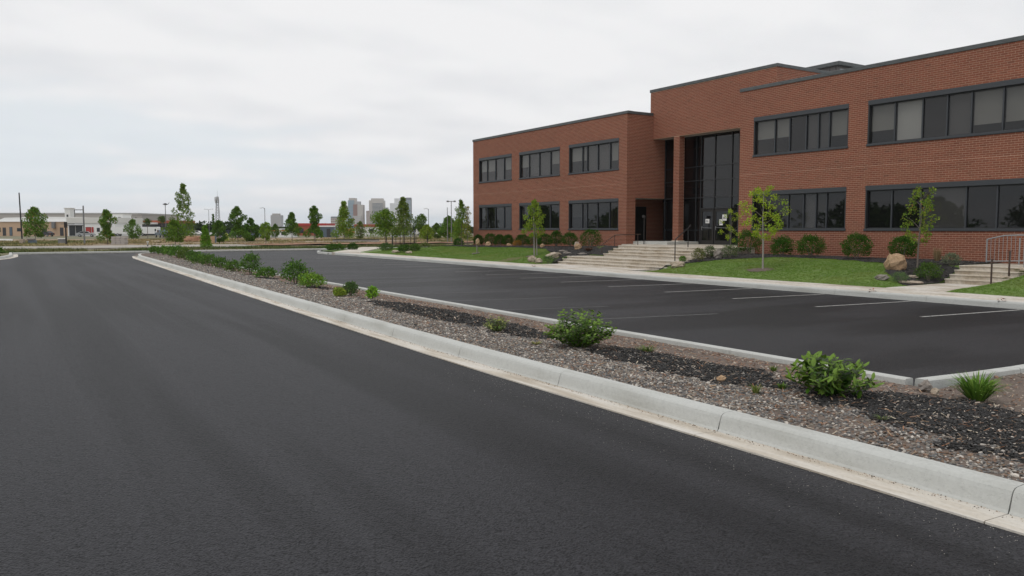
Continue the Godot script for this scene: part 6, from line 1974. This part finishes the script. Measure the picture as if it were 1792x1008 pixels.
func far_clutter() -> void:
	# poles
	var t := thing("utility_pole", "tall bare black pole standing on a stone pier at the far left", "pole", Vector3(1.82, 0, -126.56), FACING)
	var g := Geo.new()
	g.tube([UP * 0.5, UP * 6.9], [0.10, 0.075], 8)
	part("pole", g, M.black_steel, t)
	t.rotation.z = 0.02
	t = thing("stone_pier", "square pale stone pier at the foot of the black pole", "pier", Vector3(1.80, 0, -124.80), FACING)
	for k in 3:
		box_part("course", Vector3(-0.27, k * 0.21, -0.27), Vector3(0.27, k * 0.21 + 0.2, 0.27), M.pale_rock, t, 0.02)
	box_part("cap", Vector3(-0.24, 0.63, -0.24), Vector3(0.24, 0.72, 0.24), M.pale_rock, t, 0.03)
	t = thing("pole_gantry", "grey steel pole with a square arm reaching left", "pole", Vector3(8.42, 0, -115.30), FACING)
	g = Geo.new()
	g.tube([Vector3.ZERO, UP * 5.0], [0.11, 0.085], 8); part("pole", g, M.steel, t)
	box_part("arm", Vector3(-1.15, 4.42, -0.05), Vector3(-0.08, 4.52, 0.05), M.steel, t)
	box_part("drop_arm", Vector3(-1.16, 3.55, -0.04), Vector3(-1.08, 4.42, 0.04), M.steel, t)
	t = thing("gate_post", "short black gate post with a horizontal swing arm", "post", Vector3(6.20, 0, -111.97), FACING)
	g = Geo.new()
	g.tube([Vector3.ZERO, UP * 2.25], [0.10, 0.09], 8); part("post", g, M.black_steel, t)
	box_part("swing_arm", Vector3(-0.6, 2.62, -0.03), Vector3(1.1, 2.70, 0.03), M.steel, t)
	box_part("bracket", Vector3(-0.16, 2.2, -0.08), Vector3(0.16, 2.9, 0.08), M.black_steel, t)
	lamp_post("street lamp with a bowl-shaped head left of the tall spire-shaped tree", Vector3(20.78, 0, -132.33), 5.7, "disc")
	lamp_post("faint tall street lamp with two arms between the spire tree and the mast", Vector3(47.18, 0, -230.37), 7.2, "cobra")
	lamp_post("street lamp with a bent head behind the small crooked tree", Vector3(41.02, 0, -151.49), 5.9, "curved")
	lamp_post("street lamp with a curved arm right of the downtown towers", Vector3(71.32, 0, -144.19), 6.0, "curved")
	lamp_post("double-headed flood light on a tall pole near the office", Vector3(54.03, 0, -101.89), 6.0, "double")
	t = thing("flag_pole", "thin bare pole left of the double flood light", "pole", Vector3(53.08, 0, -101.30), FACING)
	g = Geo.new()
	g.tube([Vector3.ZERO, UP * 5.1], [0.06, 0.045], 6); part("pole", g, M.steel, t)
	t = thing("power_pole", "brown utility pole with a short cross arm behind the trailers", "pole", Vector3(31.29, 0, -269.97), FACING)
	g = Geo.new()
	g.tube([Vector3.ZERO, UP * 4.9], [0.12, 0.09], 6); part("pole", g, M.bark, t)
	box_part("cross_arm", Vector3(-0.5, 4.6, -0.05), Vector3(0.5, 4.72, 0.05), M.bark, t)
	for r in [[Vector3(26.14, 0, -190.44), 4.1, "slim dark palm-like post left of the bowl lamp, with a tufted top"], [Vector3(27.18, 0, -177.96), 4.6, "dark slim post with a tufted top beside the bowl lamp"]]:
		tree("palm_tree", r[2], "", r[0], r[1], 1.3, {"shape": "oval", "clear": 0.78, "trunk": 0.07, "n": 260, "leaf": 0.4, "clumps": 8, "spread": 0.4, "slim": 0.25, "col": Color(0.045, 0.07, 0.03)})
	# the mobile phone mast
	t = thing("phone_mast", "tall lattice mobile phone mast with panel aerials", "mast", Vector3(134.27, 0, -624.76), FACING)
	for k in 4:
		g = Geo.new()
		var sx := -1.0 if k & 1 else 1.0
		var sz := -1.0 if k & 2 else 1.0
		g.tube([Vector3(sx * 1.6, 0, sz * 1.6), Vector3(sx * 0.55, 26, sz * 0.55)], [0.18, 0.14], 5); part("leg", g, M.steel, t)
	for k in 13:
		var y := k * 2.0
		var w := lerpf(1.6, 0.55, y / 26.0)
		var w2 := lerpf(1.6, 0.55, (y + 2.0) / 26.0)
		g = Geo.new()
		for s in [[-1, 1, 1, 1], [1, 1, 1, -1], [1, -1, -1, -1], [-1, -1, -1, 1]]:
			g.tube([Vector3(s[0] * w, y, s[1] * w), Vector3(s[2] * w2, y + 2.0, s[3] * w2)], [0.08, 0.08], 4)
			g.tube([Vector3(s[0] * w, y, s[1] * w), Vector3(s[2] * w, y, s[3] * w)], [0.07, 0.07], 4)
		part("brace", g, M.steel, t)
	for k in 6:
		var a := TAU * k / 6
		g = Geo.new()
		g.soft_box(Vector3(cos(a) * 1.3 - 0.3, 22.5 + 1.6 * (k % 2), sin(a) * 1.3), Vector3(0.7, 3.0, 0.5), 0.1); part("aerial", g, M.pale_grey, t)
	g = Geo.new()
	g.tube([Vector3(0.2, 25, 0), Vector3(0.2, 30.5, 0)], [0.12, 0.05], 5); part("whip_aerial", g, M.steel, t)
	# vehicles
	vehicle("box_trailer", "white box trailer half behind the small tree", "trailer", Vector3(27.64, 0, -249.80), FACING + 0.15, M.white_paint, "trailer", "white trailers in the dirt lot")
	vehicle("box_trailer", "longer white box trailer right of the small tree", "trailer", Vector3(34.52, 0, -252.55), FACING + 0.06, M.white_paint, "trailer", "white trailers in the dirt lot")
	vehicle("pickup_truck", "blue-grey pickup truck right of the white trailers", "pickup truck", Vector3(31.25, 0, -204.96), FACING - 0.9, M.blue_grey, "pickup")
	vehicle("pickup_truck", "dark pickup truck in front of the dense dark tree", "pickup truck", Vector3(42.72, 0, -185.89), FACING + PI, M.dark_blue, "pickup")
	vehicle("parked_car", "silver car with a red stripe of tail lights, parked before the white annex", "car", Vector3(17.29, 0, -231.50), FACING + 0.4, M.silver, "car")
	vehicle("parked_car", "white car under the dark tree at the foot of the mast", "car", Vector3(51.40, 0, -239.53), FACING + 0.2, M.white_paint, "car")
	vehicle("parked_car", "grey car beside the small crooked tree", "car", Vector3(50.59, 0, -192.75), FACING + 2.6, M.blue_grey, "car")
	vehicle("parked_car", "dark blue car with a tall roof left of the pyramidal tree", "car", Vector3(62.11, 0, -209.13), FACING + 1.2, M.dark_blue, "car")
	vehicle("parked_van", "white van under the small distant tower", "van", Vector3(79.21, 0, -269.29), FACING + 0.2, M.white_paint, "van")
	vehicle("parked_van", "white van left of the two-stemmed tree", "van", Vector3(87.71, 0, -275.75), FACING + 2.9, M.white_paint, "van")
	vehicle("parked_car", "white car in front of the red-roofed hall", "car", Vector3(84.76, 0, -259.87), FACING, M.white_paint, "car")
	vehicle("motor_home", "cream motor home with a bright roof below the downtown towers", "motor home", Vector3(100.38, 0, -246.47), FACING + 1.3, M.off_white, "van")
	vehicle("parked_van", "tan delivery van left of the motor home", "van", Vector3(98.89, 0, -256.87), FACING, M.orange, "van")
	vehicle("parked_car", "white car behind the dark post frame, left of the narrow pointed tree", "car", Vector3(107.13, 0, -239.84), FACING + 0.3, M.white_paint, "car")
	vehicle("parked_car", "silver car behind the dark post frame, right of the narrow pointed tree", "car", Vector3(114.30, 0, -241.23), FACING + 2.8, M.silver, "car")
	vehicle("parked_van", "pale van behind the low yellowish tree", "van", Vector3(110.24, 0, -226.05), FACING + 0.1, M.off_white, "van")
	vehicle("parked_car", "white car under the spreading tree by the flood light", "car", Vector3(116.44, 0, -228.05), FACING, M.white_paint, "car")
	vehicle("parked_car", "red car near the left corner of the office", "car", Vector3(113.49, 0, -212.18), FACING + 0.2, M.red, "car")
	vehicle("parked_car", "black car on the dirt right of the round-headed tree", "car", Vector3(8.94, 0, -248.60), FACING + 2.9, M.dark_grey, "car")
	for r in [["parked_car", "silver car at the left end of the row under the small distant tower", Vector3(71.89, 0, -256.17), 0.1, "silver", "car"], ["parked_car", "red car in the row left of the pyramidal tree", Vector3(79.39, 0, -259.71), 0.0, "red", "car"],
		["parked_car", "grey car just right of the two-stemmed tree", Vector3(79.80, 0, -233.43), 0.3, "blue_grey", "car"], ["parked_car", "white car low behind the planter, left of the wispy-topped tree", Vector3(85.69, 0, -241.55), 2.9, "white_paint", "car"],
		["parked_van", "white delivery van just left of the rust-roofed building", Vector3(112.41, 0, -283.81), 0.1, "white_paint", "van"], ["parked_car", "dark car just right of the motor home", Vector3(104.08, 0, -247.68), 0.2, "dark_grey", "car"],
		["parked_car", "dark blue car behind the narrow pointed tree's trunk", Vector3(114.01, 0, -247.32), 3.0, "dark_blue", "car"], ["parked_car", "white car between the pale van and the flood light", Vector3(121.50, 0, -242.60), 0.1, "white_paint", "car"],
		["parked_car", "silver car just left of the flag pole", Vector3(127.39, 0, -244.79), 0.2, "silver", "car"], ["parked_van", "white van half behind the lighter tree by the office", Vector3(129.79, 0, -237.36), 0.1, "white_paint", "van"],
		["parked_car", "white car left of the conical tree, by the earth heap", Vector3(50.45, 0, -263.79), 0.1, "white_paint", "car"], ["parked_car", "silver car right of the mast's dark tree", Vector3(57.12, 0, -253.67), 0.3, "silver", "car"]]:
		vehicle(r[0], r[1], "van" if r[5] == "van" else "car", r[2], FACING + r[3], M[r[4]], r[5], "vehicles in the far lot")
	# boxes, walls, signs
	t = thing("block_wall", "square stack of grey stone blocks on the dirt behind the far kerb", "block wall", Vector3(12.40, 0, -115.15), FACING)
	for j in 4:
		for i in 3:
			var w := 0.62 - 0.03 * (i % 2)
			box_part("block", Vector3(-0.9 + i * 0.6 + 0.01 + (0.08 if j % 2 else 0.0), j * 0.27, -0.45), Vector3(-0.9 + i * 0.6 + 0.58 + (0.08 if j % 2 else 0.0), j * 0.27 + 0.255, 0.45), M.grey_block, t, 0.02)
	t = thing("utility_cabinet", "dark green utility cabinet with a pale lid beside the black gate post", "cabinet", Vector3(6.20, 0, -120.25), FACING)
	box_part("body", Vector3(-0.4, 0, -0.3), Vector3(0.4, 0.72, 0.3), M.steel, t, 0.02)
	box_part("lid", Vector3(-0.44, 0.72, -0.34), Vector3(0.44, 0.82, 0.34), M.white_paint, t, 0.02)
	t = thing("utility_cabinet", "low cabinet with a brown top right of the stone pier", "cabinet", Vector3(2.96, 0, -124.66), FACING)
	box_part("body", Vector3(-0.42, 0, -0.3), Vector3(0.42, 0.55, 0.3), M.blue_grey, t, 0.02)
	box_part("lid", Vector3(-0.62, 0.55, -0.36), Vector3(0.3, 0.8, 0.36), M.grey_rock, t, 0.05)
	t = thing("barrier", "long white concrete barrier at the far left edge", "barrier", Vector3(-0.47, 0, -154.02), FACING)
	box_part("beam", Vector3(-2.4, 0.05, -0.25), Vector3(1.5, 0.42, 0.25), M.white_paint, t, 0.06)
	t = thing("dirt_heap", "long heap of reddish earth behind the conical tree", "heap", Vector3(25.29, 0, -135.40), FACING)
	var heap := part("earth", rock_mesh(71, 1.0, 0.12, 8, 18), M.red_dirt, t)
	heap.scale = Vector3(5.4, 2.2, 3.0)
	heap.position = Vector3(0, -0.1, 0)
	t = thing("sign_panel", "tan sign panel on a blue-grey post right of the conical tree", "sign", Vector3(23.55, 0, -112.85), FACING)
	box_part("post", Vector3(0.28, 0, -0.06), Vector3(0.46, 1.15, 0.06), M.blue_grey, t)
	box_part("panel", Vector3(-0.32, 0.2, -0.03), Vector3(0.27, 1.1, 0.03), M.tan_rock, t)
	t = thing("light_bollard", "short pale bollard with a dark band at the tip of the island", "bollard", Vector3(11.78, 0, -85.98), FACING)
	g = Geo.new()
	g.tube([Vector3.ZERO, UP * 0.75], [0.05, 0.045], 8); part("post", g, M.pale_grey, t)
	g = Geo.new()
	g.tube([UP * 0.4, UP * 0.52], [0.06, 0.06], 8); part("band", g, M.dark_grey, t)
	g = Geo.new()
	g.tube([UP * 0.75, UP * 0.85], [0.13, 0.12], 8); part("cap", g, M.white_paint, t)
	t = thing("low_wall", "long low dark-topped wall below the wispy-topped tree", "wall", Vector3(43.72, 0, -111.95), FACING)
	box_part("wall", Vector3(-3.6, 0, -0.15), Vector3(3.2, 0.42, 0.15), M.warm_grey, t)
	box_part("coping", Vector3(-3.65, 0.42, -0.2), Vector3(3.25, 0.52, 0.2), M.dark_grey, t)
	t = thing("construction_tarp", "yellow-green covered bundle right of the mast's dark tree", "bundle", Vector3(29.76, 0, -132.58), FACING)
	var tarp := part("tarp", rock_mesh(73, 1.0, 0.25, 7, 10), M.yellow_green, t)
	tarp.scale = Vector3(0.75, 1.5, 0.7)
	tarp.position = UP * 0.6
	# the dark post frame
	t = thing("post_frame", "open frame of thin dark posts with a top rail behind the lawn", "shelter frame", Vector3(38.24, 0, -84.66), FACING)
	for q in [[-1.55, 1.2, 0.09], [-0.95, 1.75, 0.13], [-0.55, 1.6, 0.05], [0.0, 1.6, 0.07], [0.58, 1.55, 0.07], [1.25, 1.65, 0.06], [1.62, 1.7, 0.10], [1.8, 1.3, 0.08]]:
		g = Geo.new()
		g.tube([Vector3(q[0], 0, 0.5 * sin(q[0] * 2.0)), Vector3(q[0], q[1], 0.5 * sin(q[0] * 2.0))], [q[2] * 0.55, q[2] * 0.5], 6); part("post", g, M.black_steel, t)
	box_part("top_rail", Vector3(-1.0, 1.42, -0.03), Vector3(1.8, 1.47, 0.03), M.black_steel, t)
	box_part("bottom_rail", Vector3(-1.0, 0.42, -0.03), Vector3(1.8, 0.48, 0.03), M.black_steel, t)
	for k in 26:
		box_part("slat", Vector3(-0.98 + k * 0.108, 0.48, -0.006), Vector3(-0.968 + k * 0.108, 1.42, 0.006), M.steel, t)
	t = thing("marker_post", "single thin dark post right of the post frame", "post", Vector3(42.23, 0, -85.68), FACING)
	g = Geo.new()
	g.tube([Vector3.ZERO, UP * 1.3], [0.045, 0.04], 6); part("post", g, M.black_steel, t)
	# far side of the road, out of the picture but mirrored in the office glass
	for k in 15:
		tree("roadside_tree", "broad roadside tree seen only as a reflection in the office windows", "roadside trees mirrored in the office windows", Vector3(-20.0 - 5.0 * (k % 3), 0, -24.0 - k * 8.0), 4.2 + 0.6 * (k * 7 % 4), 10.0 + (k * 5 % 3), {"shape": "oval", "clear": 0.1, "n": 1700, "leaf": 0.55, "col": Color(0.05, 0.09, 0.025)})
